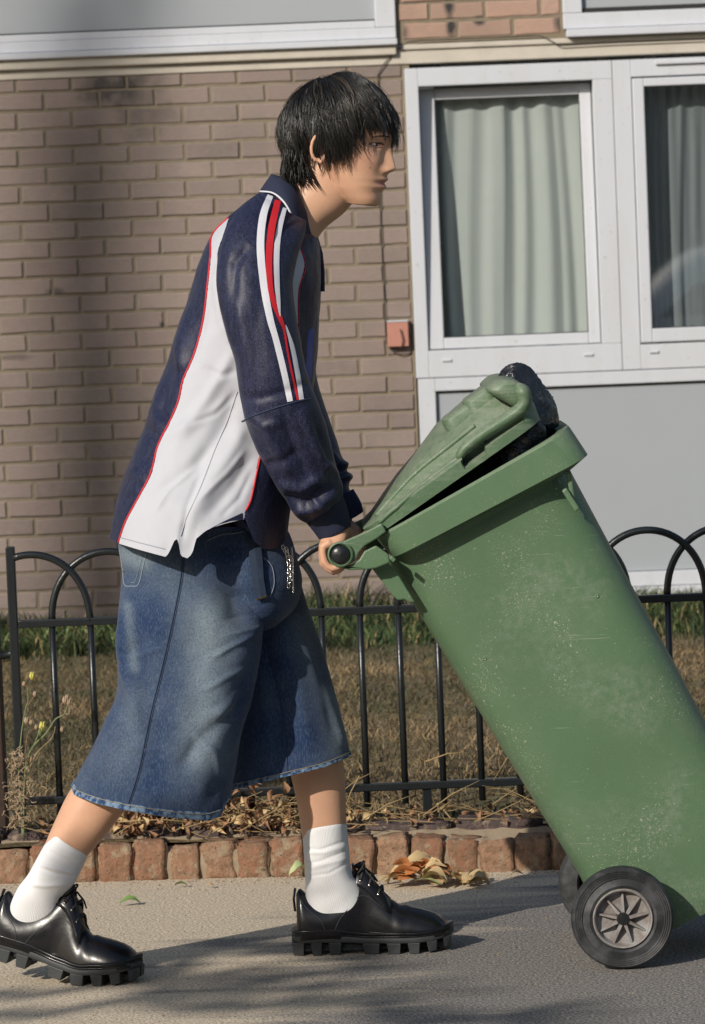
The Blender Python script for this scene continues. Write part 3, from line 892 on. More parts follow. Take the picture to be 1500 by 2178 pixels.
mb = MB(); mb.box((q0[0]-.001, YW-.043, q0[2]-.002), (q1[0]-.004, YW, q0[2]+.004)); mb.build('box_lid', M['white_frame'], tb)

# ---------------------------------------------------------------- brick edging along the lawn
kerb = empty('brick_edging', (0, 9.0, 0)); tag(kerb, 'low weathered red brick edging between the pavement and the lawn', 'kerb')
ka = np.array((-2.6, 9.30)); kb = np.array((2.2, 8.815)); kd = (kb-ka)/np.linalg.norm(kb-ka); kn = np.array((-kd[1], kd[0])); KA = math.atan2(kd[1], kd[0])
def kerb_mesh(L, H, D, seed, mat, chunky):
    rs_ = random.Random(seed); bm = bmesh.new(); bmesh.ops.create_cube(bm, size=1)
    bmesh.ops.subdivide_edges(bm, edges=bm.edges[:], cuts=4, use_grid_fill=True)
    for v in bm.verts:
        v.co = Vector((v.co.x*L, v.co.y*D, v.co.z*H))
    bm.normal_update()
    ed = [e for e in bm.edges if len(e.link_faces) == 2 and e.calc_face_angle(0) > 1]
    bmesh.ops.bevel(bm, geom=ed, offset=.006, segments=2, affect='EDGES')
    s = rs_.uniform(0, 99)
    for v in bm.verts:
        d = noise.noise_vector(v.co*28+Vector((s, 0, 0)))*chunky + noise.noise_vector(v.co*9+Vector((s, 7, 0)))*chunky
        v.co += Vector(d)
    for f in bm.faces: f.smooth = True
    me = bpy.data.meshes.new('brick'); bm.to_mesh(me); bm.free(); me.materials.append(mat); return me
KP = .083
front = [kerb_mesh(.0805, .098, .10, k, M['kerb_brick'], .0075) for k in range(6)]
back = [kerb_mesh(.205, .06, .085, k+20, M['kerb_brick_dark'], .004) for k in range(4)]
nK = 58
for i in range(nK):
    t = .02+i*KP; c = ka+kd*t+kn*.05
    if c[0] > 2.0 or c[0] < WX(4, 1850, 9.1): continue
    o = bpy.data.objects.new('brick', front[i % 6] if i % 3 else front[rs.randrange(6)]); COL.objects.link(o); o.parent = kerb
    o.location = (c[0], c[1]-9.0+rs.uniform(-.008, .008), .035+rs.uniform(-.010, .006)+.004*math.sin(i*.9)); o.rotation_euler = (rs.uniform(-.08, .08), rs.uniform(-.07, .07), KA+rs.uniform(-.03, .03))
    o.scale = (rs.uniform(.93, 1.05), 1, rs.uniform(.96, 1.04))
for i in range(20):
    t = .1+i*.217; c = ka+kd*t+kn*.148
    if c[0] < -1.0 or c[0] > 2.1: continue
    o = bpy.data.objects.new('brick', back[i % 4]); COL.objects.link(o); o.parent = kerb
    o.location = (c[0], c[1]-9.0, .078+rs.uniform(-.004, .004)); o.rotation_euler = (rs.uniform(-.04, .04), rs.uniform(-.02, .02), KA+rs.uniform(-.02, .02))
# mortar body, lumpy
n = 500; V = []; prof = [(0.010, -.02), (.010, .03), (.012, .062), (.02, .072), (.095, .072), (.105, .088), (.19, .086), (.20, -.02)]
for i in range(n):
    t = 1.72+(4.6-1.72)*i/(n-1); c = ka+kd*t
    for a, z in prof:
        q = c+kn*(a + .004*noise.noise(Vector((t*30, z*40, a*10)))); V.append((q[0], q[1], z+.005*noise.noise(Vector((t*25, a*30, 4)))))
m = len(prof); F = [(i*m+k, i*m+k+1, (i+1)*m+k+1, (i+1)*m+k) for i in range(n-1) for k in range(m-1)]
mb = MB(); mb.add(V, F, True); mb.build('mortar_bed', M['kerb_mortar'], kerb)

# ---------------------------------------------------------------- hoop-top fence
YF = 9.25
fence = empty('metal_fence', (P(35, 1780, YF)[0], YF, 0)); tag(fence, 'low black hoop-topped metal railing behind the brick edging', 'fence')
zr1 = P(770, 1298, YF)[2]; zr0 = P(770, 1675, YF)[2]; zbar = zr0-.045
SP = (P(1017, 1450, YF)[0]-P(118, 1450+36, YF)[0])/11.0
xb0 = P(118, 1486, YF)[0]
ztop = P(230, 1173, YF)[2]
xpost = P(37, 1500, YF)[0]
def flattip(mb_, x, z): pass
for k in range(0, 29):
    x = xb0+SP*k
    mb = MB(); mb.tube([(x, YF, zbar+.001*rs.uniform(-3, 3)), (x, YF, (zr0+zr1)/2), (x, YF, zr1+.004)], .0082, 8)
    mb.build('fence_bar', M['black_paint'], fence)
HR = 1.5*SP
for k in range(0, 15):
    cx = xb0 + SP*(2*k-.5); pts = []
    x0 = cx-HR; x1 = cx+HR
    for a in np.linspace(math.pi, 0, 33):
        x = cx+HR*math.cos(a); z = zr1+(ztop-zr1)*math.sin(a)**.9
        if x < xpost: continue
        pts.append((x, YF+(.004 if k % 2 else -.004), z))
    mb = MB(); mb.tube(pts, .0088, 8); mb.build('hoop', M['black_paint'], fence)
for z, nm in ((zr1, 'top_rail'), (zr0, 'bottom_rail')):
    mb = MB(); mb.box((xpost+.012, YF-.012, z-.0095), (xb0+SP*29.5, YF+.012, z+.0095)); mb.build(nm, M['black_paint'], fence, bevel=.003)
mb = MB(); mb.box((xpost-.011, YF-.011, .03), (xpost+.011, YF+.011, P(33, 1162, YF)[2])); mb.build('fence_post', M['black_paint'], fence, bevel=.003)
xs = P(909, 1700, YF)[0]
mb = MB(); mb.box((xs-.011, YF-.006, .07), (xs+.011, YF+.006, zr0-.009)); mb.build('support_leg', M['black_paint'], fence, bevel=.002)
# rusty gate post at the left edge of the picture
gx = P(4, 1500, 9.35)[0]
gp_ = empty('gate_post', (gx-.04, 9.35, 0)); tag(gp_, 'rusty dark brown post at the left edge of the picture', 'post')
mb = MB(); mb.box((gx-.075, 9.31, .0), (gx+.002, 9.39, P(0, 1222, 9.35)[2])); mb.build('post_shaft', M['rust_post'], gp_, bevel=.004)
mb = MB(); q = P(2, 1396, 9.3); q2 = P(36, 1387, 9.27); mb.tube([q, q2], .009, 8); mb.build('latch_bar', M['black_paint'], gp_)
# ================================================================ wheelie bin
YN = 7.70                      # its near side
YC = 7.905
binr = empty('wheelie_bin', tuple(G(1330, 2066)[:2])+(0,)); tag(binr, 'scuffed green two-wheeled rubbish bin tipped back on its wheels', 'wheelie bin')
def bring(bx, by, fx, fy, hw, e=7.0, yc=YC, Y=YN):
    B = P(bx, by, Y); F = P(fx, fy, Y); c = (B+F)/2; d = (F-B)/2
    c = c.copy(); c[1] = yc
    dd = d.copy(); dd[1] = 0
    return np.concatenate([c, dd, [hw, e]])
def rings_mesh(name, rings, ns, mat, parent, cap0=False, cap1=False, smooth=True, auto=35, sub=1, disp=None):
    A = np.array(rings)
    t = np.linspace(0, 2*math.pi, ns, endpoint=False)
    g = []
    for a in A:
        e = a[7]; r_ = (np.abs(np.cos(t))**e+np.abs(np.sin(t))**e)**(-1/e)
        q = a[0:3]+(r_*np.cos(t))[:, None]*a[3:6]; q = q.copy(); q[:, 1] += r_*np.sin(t)*a[6]
        g.append(q)
    g = np.array(g)
    if disp is not None: g = disp(g)
    o = gridmesh(name, g, mat, parent, cap0=cap0, cap1=cap1)
    if auto: o.data.set_sharp_from_angle(angle=R(auto))
    return o, g
def lin(r0, r1, n): return [r0*(1-k/n)+r1*k/n for k in range(n)]
top = bring(820, 1196, 1220, 1004, .180, 5); bot = bring(1240, 1882, 1655, 1815, .162, 4.5)
body_r = lin(top, bot, 26)+[bot, bring(1262, 1925, 1668, 1840, .160, 5), bring(1300, 1975, 1680, 1856, .158, 5), bring(1345, 2004, 1684, 1864, .155, 5), bring(1400, 2005, 1680, 1866, .15, 6)]
def bodydisp(g):
    # soft dents and the shallow swell of the moulded sides
    n = grid_normals(g); d = np.zeros(g.shape[:2])
    for k, (x, z, a, w) in enumerate(((.55, .55, .004, .12), (.35, .75, -.003, .10), (.75, .35, .004, .1), (.5, .4, -.003, .08))):
        d += a*np.exp(-(((g[..., 0]-x)**2+(g[..., 2]-z)**2)/w**2))
    return g+n*d[..., None]
body, body_g = rings_mesh('bin_body', body_r, 160, M['bin_green'], binr, cap1=True, disp=bodydisp)
bvh_body = make_bvh(body_g)
# rim collar: inner bottom, inner top, outer top, outer bottom, back under
o_t = bring(798, 1150, 1219, 913, .235, 8, YC+.01, 7.68); o_b = bring(834, 1190, 1256, 969, .237, 8, YC+.01, 7.68)
o_t2 = bring(800, 1143, 1214, 908, .231, 8, YC+.01, 7.68)
i_t = bring(822, 1134, 1192, 920, .212, 7, YC+.01, 7.68); i_b = bring(880, 1280, 1215, 1085, .160, 6)
u_b = bring(826, 1195, 1226, 1000, .181, 5)
rim, rim_g = rings_mesh('rim', [i_b, i_t, o_t2, o_t]+[o_b]+[u_b], 160, M['bin_green'], binr, auto=30)
mb = MB(); g = rim_g[0]; mb.add(g, [tuple(range(len(g)))]); mb.build('bin_shade', M['dark_inside'], binr)  # flat near-black sheet stands for the shade deep in the bin
def pr(poly, y0, y1, name, mat, parent=binr, bevel=.003, Y=7.69):
    mb = MB(); pts = [P(x, y, Y) for x, y in poly]; mb.prism([(p[0], p[2]) for p in pts], y0, y1); return mb.build(name, mat, parent, bevel=bevel)
# side web under the handle, front fin, moulded seam
for y0 in (7.722, 8.072):
    pr([(776, 1192), (812, 1190), (842, 1215), (884, 1284), (872, 1284), (862, 1278), (848, 1280), (838, 1272)], y0, y0+.016, 'handle_web', M['bin_green'])
    pr([(1204, 1004), (1216, 1002), (1228, 1082), (1222, 1090)], y0-.01, y0+.004, 'corner_fin', M['bin_green'])
pr([(1196, 1045), (1206, 1038), (1234, 1082), (1225, 1090)], 7.700, 7.722, 'corner_fin', M['bin_green'])
# arms to the handle
for k, y0 in enumerate((7.676, 8.118)):
    pr([(706, 1196), (716, 1206), (745, 1212), (778, 1211), (800, 1208), (830, 1196), (826, 1178), (800, 1160), (775, 1172), (764, 1190), (748, 1200), (735, 1204)], y0+.006, y0+.020, 'handle_arm', M['bin_green'])
    pr([(712, 1159), (730, 1151), (760, 1138), (790, 1124), (812, 1112), (822, 1130), (800, 1146), (776, 1160), (764, 1174), (756, 1192), (742, 1200)], y0+.002, y0+.016, 'lid_arm', M['lid_green'])
H = P(724, 1178, 7.69)
for y0, s in ((7.672, 1), (8.142, -1)):
    mb = MB(); mb.lathe((H[0], y0, H[2]), [(.0185, .022*s), (.0245, .022*s), (.0255, 0), (.0225, -.002*s), (.0185, .004*s)], 40); mb.build('hinge_ring', M['bin_green'], binr, auto=40)
    mb = MB(); mb.lathe((H[0], y0, H[2]), [(.0188, .02*s), (.0188, -.003*s), (.016, -.006*s), (.010, -.0085*s), (.0002, -.010*s)], 36); mb.build('hinge_cap', M['black_cap'], binr, auto=50)
mb = MB(); mb.tube([(H[0], 7.69, H[2]), (H[0], 8.13, H[2])], .0145, 24); mb.build('handle_bar', M['black_cap'], binr)
pr([(828, 1186), (834, 1180), (842, 1188), (836, 1194)], 7.66, 7.68, 'catch', M['bin_green'], bevel=.001)

# lid
L0 = bring(786, 1150, 1153, 893, .230, 7, YC+.01); L1 = bring(772, 1130, 1142, 861, .230, 7, YC+.01)
L1b = bring(775, 1125, 1138, 856, .226, 7, YC+.01)
L2 = bring(786, 1113, 1126, 847, .188, 6, YC+.01); L3 = bring(796, 1098, 1114, 838, .180, 5.5, YC+.01); L4 = bring(816, 1068, 1100, 826, .168, 5, YC+.01); L5 = bring(845, 1026, 1086, 816, .146, 4.5, YC+.01); L6 = bring(888, 974, 1066, 814, .10, 3.5, YC+.01); L7 = bring(930, 915, 1030, 828, .05, 3, YC+.01)
li = bring(800, 1142, 1140, 888, .215, 7, YC+.01)
def liddisp(g):
    pp_ = proj(g); pk = inpoly(pp_, [(982, 988), (986, 968), (1030, 934), (1078, 900), (1106, 876), (1112, 890), (1085, 914), (1040, 948), (1010, 972), (992, 988)]) & (g[..., 1] < YC-.06)
    g = g.copy(); g[..., 1] += np.where(pk, .045, 0); return g
lid, lid_g = rings_mesh('lid', [li, L0]+lin(L0, L1, 3)[1:]+[L1, L1b]+lin(L2, L3, 10)+lin(L3, L4, 14)+lin(L4, L5, 8)+lin(L5, L6, 5)+[L6, L7], 320, M['lid_green'], binr, cap1=True, cap0=True, auto=28, disp=liddisp)
bvh_lid = make_bvh(lid_g)
# raised centre boss in two steps, long ridges
def boss(b0, b1, hw, yc, n, e=6):
    A = []
    for f, s in ((0, 1), (.7, .98), (.92, .93), (1, .84)):
        a = bring(*b0, hw*s, e, yc)*(1-f)+bring(*b1, hw*s, e, yc)*f
        c = a.copy(); c[3:6] *= s; A.append(c)
    o, _ = rings_mesh(n, A, 48, M['lid_green'], lid, cap1=True, auto=50); return o
boss((957, 930, 1030, 880), (940, 900, 1012, 849), .075, 7.85, 'lid_boss')
boss((1002, 895, 1066, 852), (985, 860, 1050, 815), .08, 7.85, 'lid_boss')
for pts, r_ in (([(800, 1098), (880, 1010), (960, 945), (1010, 905)], .006), ([(806, 1112), (900, 1030), (990, 962), (1040, 925)], .005)):
    c = resample(pts, 40); hs = [hit(a, b, bvh_lid, -.001) for a, b in c]; hs = [h for h in hs if h is not None]
    if len(hs) > 3:
        mb = MB(); mb.tube(hs, r_, 8); mb.build('lid_ridge', M['lid_green'], lid)
# grab handles: two curved arms joined by a broad front bridge
def arm(path, Y, r_, flat):
    c = resample(path, 40); pts = [P(a, b, Y) for a, b in c]; rr = [r_*np.interp(k, [0, 4, 10, 30, 37, 39], [.5, 1.25, 1.15, .95, .75, .35]) for k in range(40)]
    mb = MB(); mb.tube(pts, rr, 14, flat=flat); return mb.build('grab_handle', M['lid_green'], lid)
arm([(1098, 818), (1114, 838), (1112, 864), (1085, 887), (1045, 912), (1010, 936), (988, 955), (974, 976)], 7.700, .0142, (1.25, .9))
arm([(1098, 818), (1114, 838), (1112, 864), (1085, 887), (1045, 912), (1010, 936), (988, 955), (976, 972)], 8.12, .0125, (1.2, 1))
A = []
npoly = np.array([(1036, 832), (1044, 817), (1062, 806), (1084, 804), (1104, 812), (1118, 832), (1121, 850), (1112, 866), (1096, 866), (1070, 852)], float)
npoly = catmull(np.vstack([npoly[-1:], npoly, npoly[:2]]), 12*6+1)[6:-7]
for y, s_ in ((7.690, .45), (7.694, .75), (7.702, .92), (7.72, 1.0), (7.80, 1.0), (7.91, 1.02), (8.02, 1.0), (8.10, 1.0), (8.118, .9), (8.126, .5)):
    c_ = npoly.mean(0); A.append(np.array([P(*(c_+(q-c_)*s_), 7.72)*np.array((1, 0, 1))+np.array((0, y, 0)) for q in npoly]))
gridmesh('lid_nose', np.array(A), M['lid_green'], lid, cap0=True, cap1=True)
pr([(1024, 932), (1030, 928), (1042, 946), (1036, 950)], 7.70, 7.712, 'lid_lug', M['dark_inside'], lid, bevel=0, Y=7.70)

# wheels
W = P(1325, 1960, 7.665); W[2] = .1048
def wheel(y, s):
    """s=1: outer face towards the camera"""
    wh = MB(); ro, ri = .1035, .0615
    prof = [(ri, .010), (ri+.001, .001), (ri+.006, -.002), (ri+.012, .0), (ri+.020, .002)]
    for k in range(4):
        r0 = ri+.021+k*.0042; prof += [(r0, -.0005+k*.001), (r0+.0022, -.0008+k*.001), (r0+.0028, .0015+k*.001)]
    prof += [(ro-.004, .006), (ro-.001, .012), (ro, .02), (ro, .032), (ro-.002, .04), (ro-.01, .047), (ri+.004, .048), (ri, .04), (ri, .01)]
    wh.lathe((W[0], y, W[2]), [(a, b*s) for a, b in prof], 72)
    t = wh.build('tyre', M['tyre'], None, auto=45)
    hb = MB(); hb.lathe((W[0], y, W[2]), [(ri, .004*s), (ri-.003, -.001*s), (ri-.0055, .001*s), (ri-.007, .010*s), (ri-.010, .018*s), (.02, .022*s), (.0002, .022*s)], 64)
    h = hb.build('rim_disc', M['hub'], None, auto=40)
    c = MB(); c.lathe((W[0], y, W[2]), [(.0145, .022*s), (.0135, .004*s), (.011, -.001*s), (.0002, -.002*s)], 28); hc = c.build('hub_cap', M['black_cap'], None, auto=40)
    sp = []
    for k in range(9):
        a = 2*math.pi*k/9+.15; q = MB(); ca, sa = math.cos(a), math.sin(a)
        def pt(r_, w, o): return (W[0]+r_*ca-w*sa, y+o*s, W[2]+r_*sa+w*ca)
        V = [pt(.012, -.0032, .003), pt(.012, .0032, .003), pt(.012, .004, .022), pt(.012, -.004, .022), pt(.053, -.0012, .012), pt(.053, .0012, .012), pt(.053, .0025, .020), pt(.053, -.0025, .020)]
        q.add(V, [(0, 1, 5, 4), (1, 2, 6, 5), (3, 0, 4, 7), (0, 3, 2, 1), (4, 5, 6, 7)]); sp.append(q.build('spoke', M['hub'], None))
    return t, h, hc, sp
for y, s in ((7.652, 1), (8.155, -1)):
    wr = empty('wheel', (W[0], y, W[2])); wr.parent = binr; wr.matrix_parent_inverse = Matrix.Translation(binr.location).inverted()
    t, h, hc, sp = wheel(y, s)
    for o in [t, h, hc]+sp: o.parent = wr; o.matrix_parent_inverse = Matrix.Translation(wr.location).inverted()
mb = MB(); mb.tube([(W[0], 7.68, W[2]), (W[0], 8.13, W[2])], .010, 12); mb.build('axle', M['black_cap'], binr)

for px, py in ((1270, 1268), (1031, 1401)):
    h = hit(px, py, bvh_body, 0)
    if h is not None:
        mb = MB(); mb.lathe((h[0], h[1]-.0004, h[2]), [(.0001, -.0002), (.0016, -.0004), (.0022, -.0014), (.0034, -.0016), (.0042, .0006)], 16); mb.build('moulded_rivet', M['bin_green'], body)
# black rubbish bag bulging out of the mouth
def bagring(bx, by, fx, fy, hw, e=2.4, yc=7.90): return bring(bx, by, fx, fy, hw, e, yc, 7.85)
bg_ = [bagring(1092, 800, 1102, 797, .012), bagring(1086, 806, 1118, 808, .05), bagring(1086, 824, 1138, 828, .08), bagring(1090, 848, 1156, 855, .11), bagring(1092, 875, 1164, 876, .13), bagring(1080, 907, 1166, 895, .14), bagring(1062, 945, 1166, 905, .16), bagring(1050, 985, 1150, 935, .16), bagring(1040, 1030, 1120, 985, .15)]
A = catmull(np.array(bg_), 90); ns = 130
t = np.linspace(0, 2*math.pi, ns, endpoint=False)
g = A[:, None, 0:3]+np.cos(t)[None, :, None]*A[:, None, 3:6]; g[..., 1] += np.sin(t)[None]*A[:, 6:7]
n = grid_normals(g); d = np.zeros(g.shape[:2])
for i in range(g.shape[0]):
    for k in range(ns):
        v = Vector(g[i, k]); w_ = Vector((v.x*1.0+v.z*.5, v.y, v.z*.45-v.x*.3))
        s = noise.noise(w_*10+Vector((noise.noise(v*6)*1.5, 0, 0))); s2 = noise.noise(w_*22+Vector((3, 3, 3)))
        d[i, k] = .028*(1-abs(s)*3.6) + .005*(1-3.2*abs(s2))
g = g+n*d[..., None]*.85
bag = gridmesh('rubbish_bag', g, M['bag'], None, cap0=True, cap1=True)
tag(bag, 'crumpled black plastic rubbish bag poking out under the bin lid', 'rubbish bag')
# ================================================================ the person
YP = 7.90
per = empty('person', (P(450, 2060, YP)[0], YP, 0)); tag(per, 'young person in a navy and white football shirt and wide denim shorts pushing the bin', 'person')
def px2(line): return [(200+a/2.475, 360+b/2.475) for a, b in line]

# ---------------- head (grid), in its own frame
HO = P(727, 292, YP-.01); HY, HP = R(19), R(9)
HX_ = np.array((math.cos(HP)*math.cos(HY), -math.cos(HP)*math.sin(HY), -math.sin(HP)))
HZ_ = np.array((math.sin(HP)*math.cos(HY), -math.sin(HP)*math.sin(HY), math.cos(HP)))
HY_ = np.cross(HZ_, HX_)
MT = np.array(((HX_[0], HZ_[0]), (HX_[2], HZ_[2]))); MI = np.linalg.inv(MT)
def hl(px, py):
    p = P(px, py, YP-.01)-HO; return MI @ np.array((p[0], p[2]))
def hw(X, Y, Z): return HO + np.multiply.outer(X, HX_)+np.multiply.outer(Y, HY_)+np.multiply.outer(Z, HZ_)
prof = [hl(*q) for q in ((797, 440), (806, 436), (810, 424), (810, 412), (812, 405), (819, 399), (815.5, 391), (822, 383), (821, 376), (828, 369), (843, 362), (840, 350), (835, 330), (830.5, 310), (835, 290), (834, 270), (826, 240), (808, 210), (775, 188))]
base = [hl(*q) for q in ((797, 440), (806, 436), (810, 424), (809, 412), (811, 405), (815, 399), (814, 391), (817, 383), (817, 376), (818, 369), (819, 362), (820, 350), (822, 330), (826, 310), (834, 290), (834, 270), (826, 240), (808, 210), (775, 188))]
pz = np.array([q[1] for q in prof]); pxx = np.array([q[0] for q in prof]); bz = np.array([q[1] for q in base]); bx = np.array([q[0] for q in base])
o1 = np.argsort(pz); o2 = np.argsort(bz)
Zs = np.linspace(bz.min()+.0005, .112, 150)
Xf = np.interp(Zs, bz[o2], bx[o2]); Xp = np.interp(Zs, pz[o1], pxx[o1])
Xf[Zs > .085] = np.interp(Zs[Zs > .085], [.085, .10, .108, .1125], [np.interp(.085, bz[o2], bx[o2]), .045, .02, -.01])
Xp = np.where(Zs > .05, Xf, Xp)
Xb = np.interp(Zs, [-.15, -.13, -.115, -.10, -.08, -.05, -.02, 0, .03, .06, .085, .105, .1125], [.045, .03, .01, -.012, -.035, -.068, -.088, -.098, -.102, -.095, -.078, -.045, -.02])
Wd = np.interp(Zs, [-.15, -.135, -.12, -.10, -.08, -.05, -.02, 0, .03, .06, .085, .105, .1125], [.018, .028, .040, .051, .058, .065, .070, .0725, .075, .071, .057, .033, .008])
ZN = hl(834, 366)[1]; ZU, ZS, ZL = hl(821, 383)[1], hl(815, 391)[1], hl(818, 400)[1]
ns = 240; th = np.linspace(0, 2*math.pi, ns, endpoint=False)
ct, st = np.cos(th), np.sin(th)
g = np.zeros((150, ns, 3)); 
for i, z in enumerate(Zs):
    cx, a = (Xf[i]+Xb[i])/2, (Xf[i]-Xb[i])/2
    e = 2.25 if z > -.02 else 2.1
    r_ = (np.abs(ct)**e+np.abs(st)**e)**(-1/e)
    X = cx+a*r_*ct; Yy = Wd[i]*r_*st
    front = ct > 0
    sg = np.interp(z, [-.14, ZN-.012, ZN-.003, ZN+.006, ZN+.03, -.006, .008, .05], [.02, .02, .0150, .0135, .0095, .0070, .010, .02])
    X = X + np.where(front, (Xp[i]-Xf[i])*np.exp(-(Yy/sg)**2), 0)
    # alar wings, eye sockets, cheekbones, lips
    def gb(yc, zc, sy, sz): return np.exp(-((np.abs(Yy)-yc)/sy)**2-((z-zc)/sz)**2)*front
    X += .0085*gb(.0135, ZN+.002, .0060, .0065)
    X -= .0085*gb(.038, -.006, .0150, .0105)+.003*gb(.060, -.004, .02, .02)
    X += .0050*gb(.038, -.038, .02, .016)
    X -= .0020*gb(.014, -.024, .008, .016)
    X += .0035*gb(0, ZU, .022, .004)+.0045*gb(0, ZL, .018, .0045)-.0036*np.exp(-(np.abs(Yy)/.024)**4-((z-ZS-.16*np.abs(Yy))/.0020)**2)*front-.0012*gb(.022, ZN-.008, .009, .012)
    X -= .004*gb(0, ZL-.010, .016, .004)
    X += .0040*gb(.030, .012, .018, .006)
    X -= .006*gb(.0065, ZN-.0045, .0035, .0028)
    g[i] = hw(X, Yy, np.full(ns, z))
head_g = g

# everything of skin goes into one mesh, joined by a voxel remesh
skin = MB()
def gadd(g_, c0=True, c1=True):
    nr, n_, _ = g_.shape; V = list(g_.reshape(-1, 3)); F = [(i*n_+k, i*n_+(k+1) % n_, (i+1)*n_+(k+1) % n_, (i+1)*n_+k) for i in range(nr-1) for k in range(n_)]
    if c0: V.append(g_[0].mean(0)); F += [(len(V)-1, (q+1) % n_, q) for q in range(n_)]
    if c1: V.append(g_[-1].mean(0)); b = (nr-1)*n_; F += [(len(V)-1, b+q, b+(q+1) % n_) for q in range(n_)]
    skin.add(V, F, True)
gadd(head_g)
# ear: rim, bowl and lobe
def ht(p): return hw(*p)
E0 = hl(684, 318)+np.array((.030, .004))
for sgn in (-1, 1):
    yb = .080*sgn
    pts = []
    for a in np.linspace(-150, 150, 18):
        r_ = R(a+20)
        X = E0[0]-.004 + .0165*math.cos(r_+math.pi)*.95; Z = E0[1] + .0275*math.sin(r_+math.pi)+.002
        pts.append(hw(X, yb+sgn*(.006+.006*math.cos(r_)*1), Z))
    skin.tube(pts, [.0030+.0012*math.sin(k/17*math.pi) for k in range(18)], 8)
    # back of the bowl
    A = []
    for k, s in enumerate((.2, .8, 1, .8, .2)):
        c = [hw(E0[0]-.003+.0135*s*math.cos(t_), yb+sgn*(-.004+.002*k), E0[1]+.024*s*math.sin(t_)) for t_ in np.linspace(0, 2*math.pi, 20, endpoint=False)]; A.append(np.array(c))
    gadd(np.array(A))
    skin.tube([hw(E0[0]-.004, yb+sgn*.002, E0[1]-.020), hw(E0[0]+.002, yb+sgn*.004, E0[1]-.028), hw(E0[0]+.006, yb+sgn*.001, E0[1]-.024)], [.005, .006, .004], 8)
    skin.tube([hw(E0[0]+.002, yb+sgn*.004, E0[1]+.012), hw(E0[0]-.006, yb+sgn*.007, E0[1]+.004), hw(E0[0]-.004, yb+sgn*.006, E0[1]-.012)], [.002, .003, .002], 6)
    skin.tube([hw(E0[0]+.011, yb+sgn*.001, E0[1]-.002), hw(E0[0]+.011, yb+sgn*.003, E0[1]-.008), hw(E0[0]+.009, yb+sgn*.001, E0[1]-.013)], [.002, .004, .002], 6)
gadd(loft([(640, 320, 770, 372, YP, .052), (628, 362, 756, 420, YP, .056), (615, 395, 733, 452, YP, .058), (598, 430, 690, 488, YP, .062), (560, 470, 660, 535, YP, .085)], 30, 48))
gadd(loft([(520, 450, 655, 520, YP, .10), (480, 560, 655, 600, YP, .15), (430, 720, 650, 730, YP, .13), (380, 860, 630, 880, YP, .12), (320, 1020, 600, 1050, YP, .13), (320, 1180, 540, 1200, YP, .10), (340, 1240, 520, 1260, YP, .07)], 40, 48))
gadd(loft([(290, 1240, 450, 1250, 7.83, .055), (290, 1330, 470, 1350, 7.81, .06), (280, 1500, 430, 1530, 7.80, .06), (205, 1610, 345, 1640, 7.785, .060), (150, 1680, 266, 1725, 7.785, .056), (122, 1735, 222, 1780, 7.785, .051), (98, 1790, 178, 1830, 7.785, .042), (76, 1850, 140, 1878, 7.785, .029), (52, 1910, 104, 1930, 7.79, .024)], 60, 40))
gadd(loft([(470, 1220, 580, 1220, 7.96, .05), (520, 1400, 670, 1390, 7.96, .07), (560, 1520, 690, 1500, 7.955, .062), (605, 1610, 724, 1590, 7.955, .056), (621, 1660, 733, 1645, 7.96, .053), (634, 1720, 736, 1710, 7.967, .048), (645, 1790, 736, 1780, 7.975, .042), (664, 1860, 728, 1850, 7.985, .028), (672, 1920, 735, 1915, 7.995, .024)], 60, 40))
gadd(loft([(520, 500, 620, 500, 7.76, .06), (535, 700, 620, 700, 7.69, .05), (550, 830, 635, 830, 7.68, .045), (600, 960, 670, 935, 7.71, .04), (655, 1070, 712, 1040, 7.76, .031), (686, 1130, 740, 1108, 7.785, .026)], 50, 32))
gadd(loft([(540, 510, 640, 500, 8.04, .06), (560, 700, 640, 700, 8.12, .05), (590, 830, 665, 820, 8.12, .045), (645, 960, 690, 935, 8.09, .034), (690, 1055, 730, 1035, 8.05, .028), (722, 1112, 766, 1094, 8.03, .025)], 50, 32))
def hand(dy, sgn, off=(0, 0)):
    """gripping hand: sgn -1 right hand (thumb on the far side), +1 left hand"""
    def Q(px, py, y): q = P(px+off[0], py+off[1], 7.80); return np.array((q[0], y, q[2]))
    yc = dy
    gadd(loft([(686, 1122, 740, 1104, yc, .024, 2.4), (682, 1138, 742, 1124, yc, .030, 2.6), (681, 1152, 740, 1148, yc, .037, 3.0), (688, 1166, 722, 1160, yc, .036, 3.0)], 14, 28) + (P(700+off[0], 1140+off[1], yc)-P(700, 1140, yc)))
    ys = [-.032, -.0105, .0105, .031]
    lens = [.90, 1.0, 1.03, .96] if sgn > 0 else [.88, .98, 1.03, .97]
    for k, y_ in enumerate(ys):
        kk = k if sgn < 0 else 3-k
        L = [.86, .98, 1.04, .98][kk]; y = yc+y_; r_ = [.0078, .0088, .0092, .0088][kk]
        a = Q(704, 1150, y); b = Q(687, 1160+kk*1.0, y); c = Q(691-(kk == 2)*2, 1160+37*L, y); d_ = Q(708+kk, 1160+53*L, y*1.0); e_ = Q(729+kk*1.5, 1160+44*L, y)
        skin.tube([a, b, (b+c)/2+np.array((-.0015, 0, 0)), c, (c+d_)/2+np.array((-.001, 0, -.002)), d_, (d_+e_)/2+np.array((.0, 0, -.0012)), e_], [r_*1.15, r_*1.12, r_*.98, r_*1.05, r_*.93, r_*.97, r_*.88, r_*.62], 12)
    # thumb wraps round the other way
    ty = yc+.036*(1 if sgn < 0 else -1)
    skin.tube([Q(722, 1122, ty*.6+yc*.4), Q(744, 1140, ty), Q(757, 1164, ty), Q(752, 1188, ty-.006*sgn), Q(738, 1200, ty-.008*sgn)], [.012, .0125, .0105, .0105, .007], 12)
hand(7.79, -1)
hand(8.035, 1, (14, 4))
body = skin.build('body', M['skin'], per, fix=False)
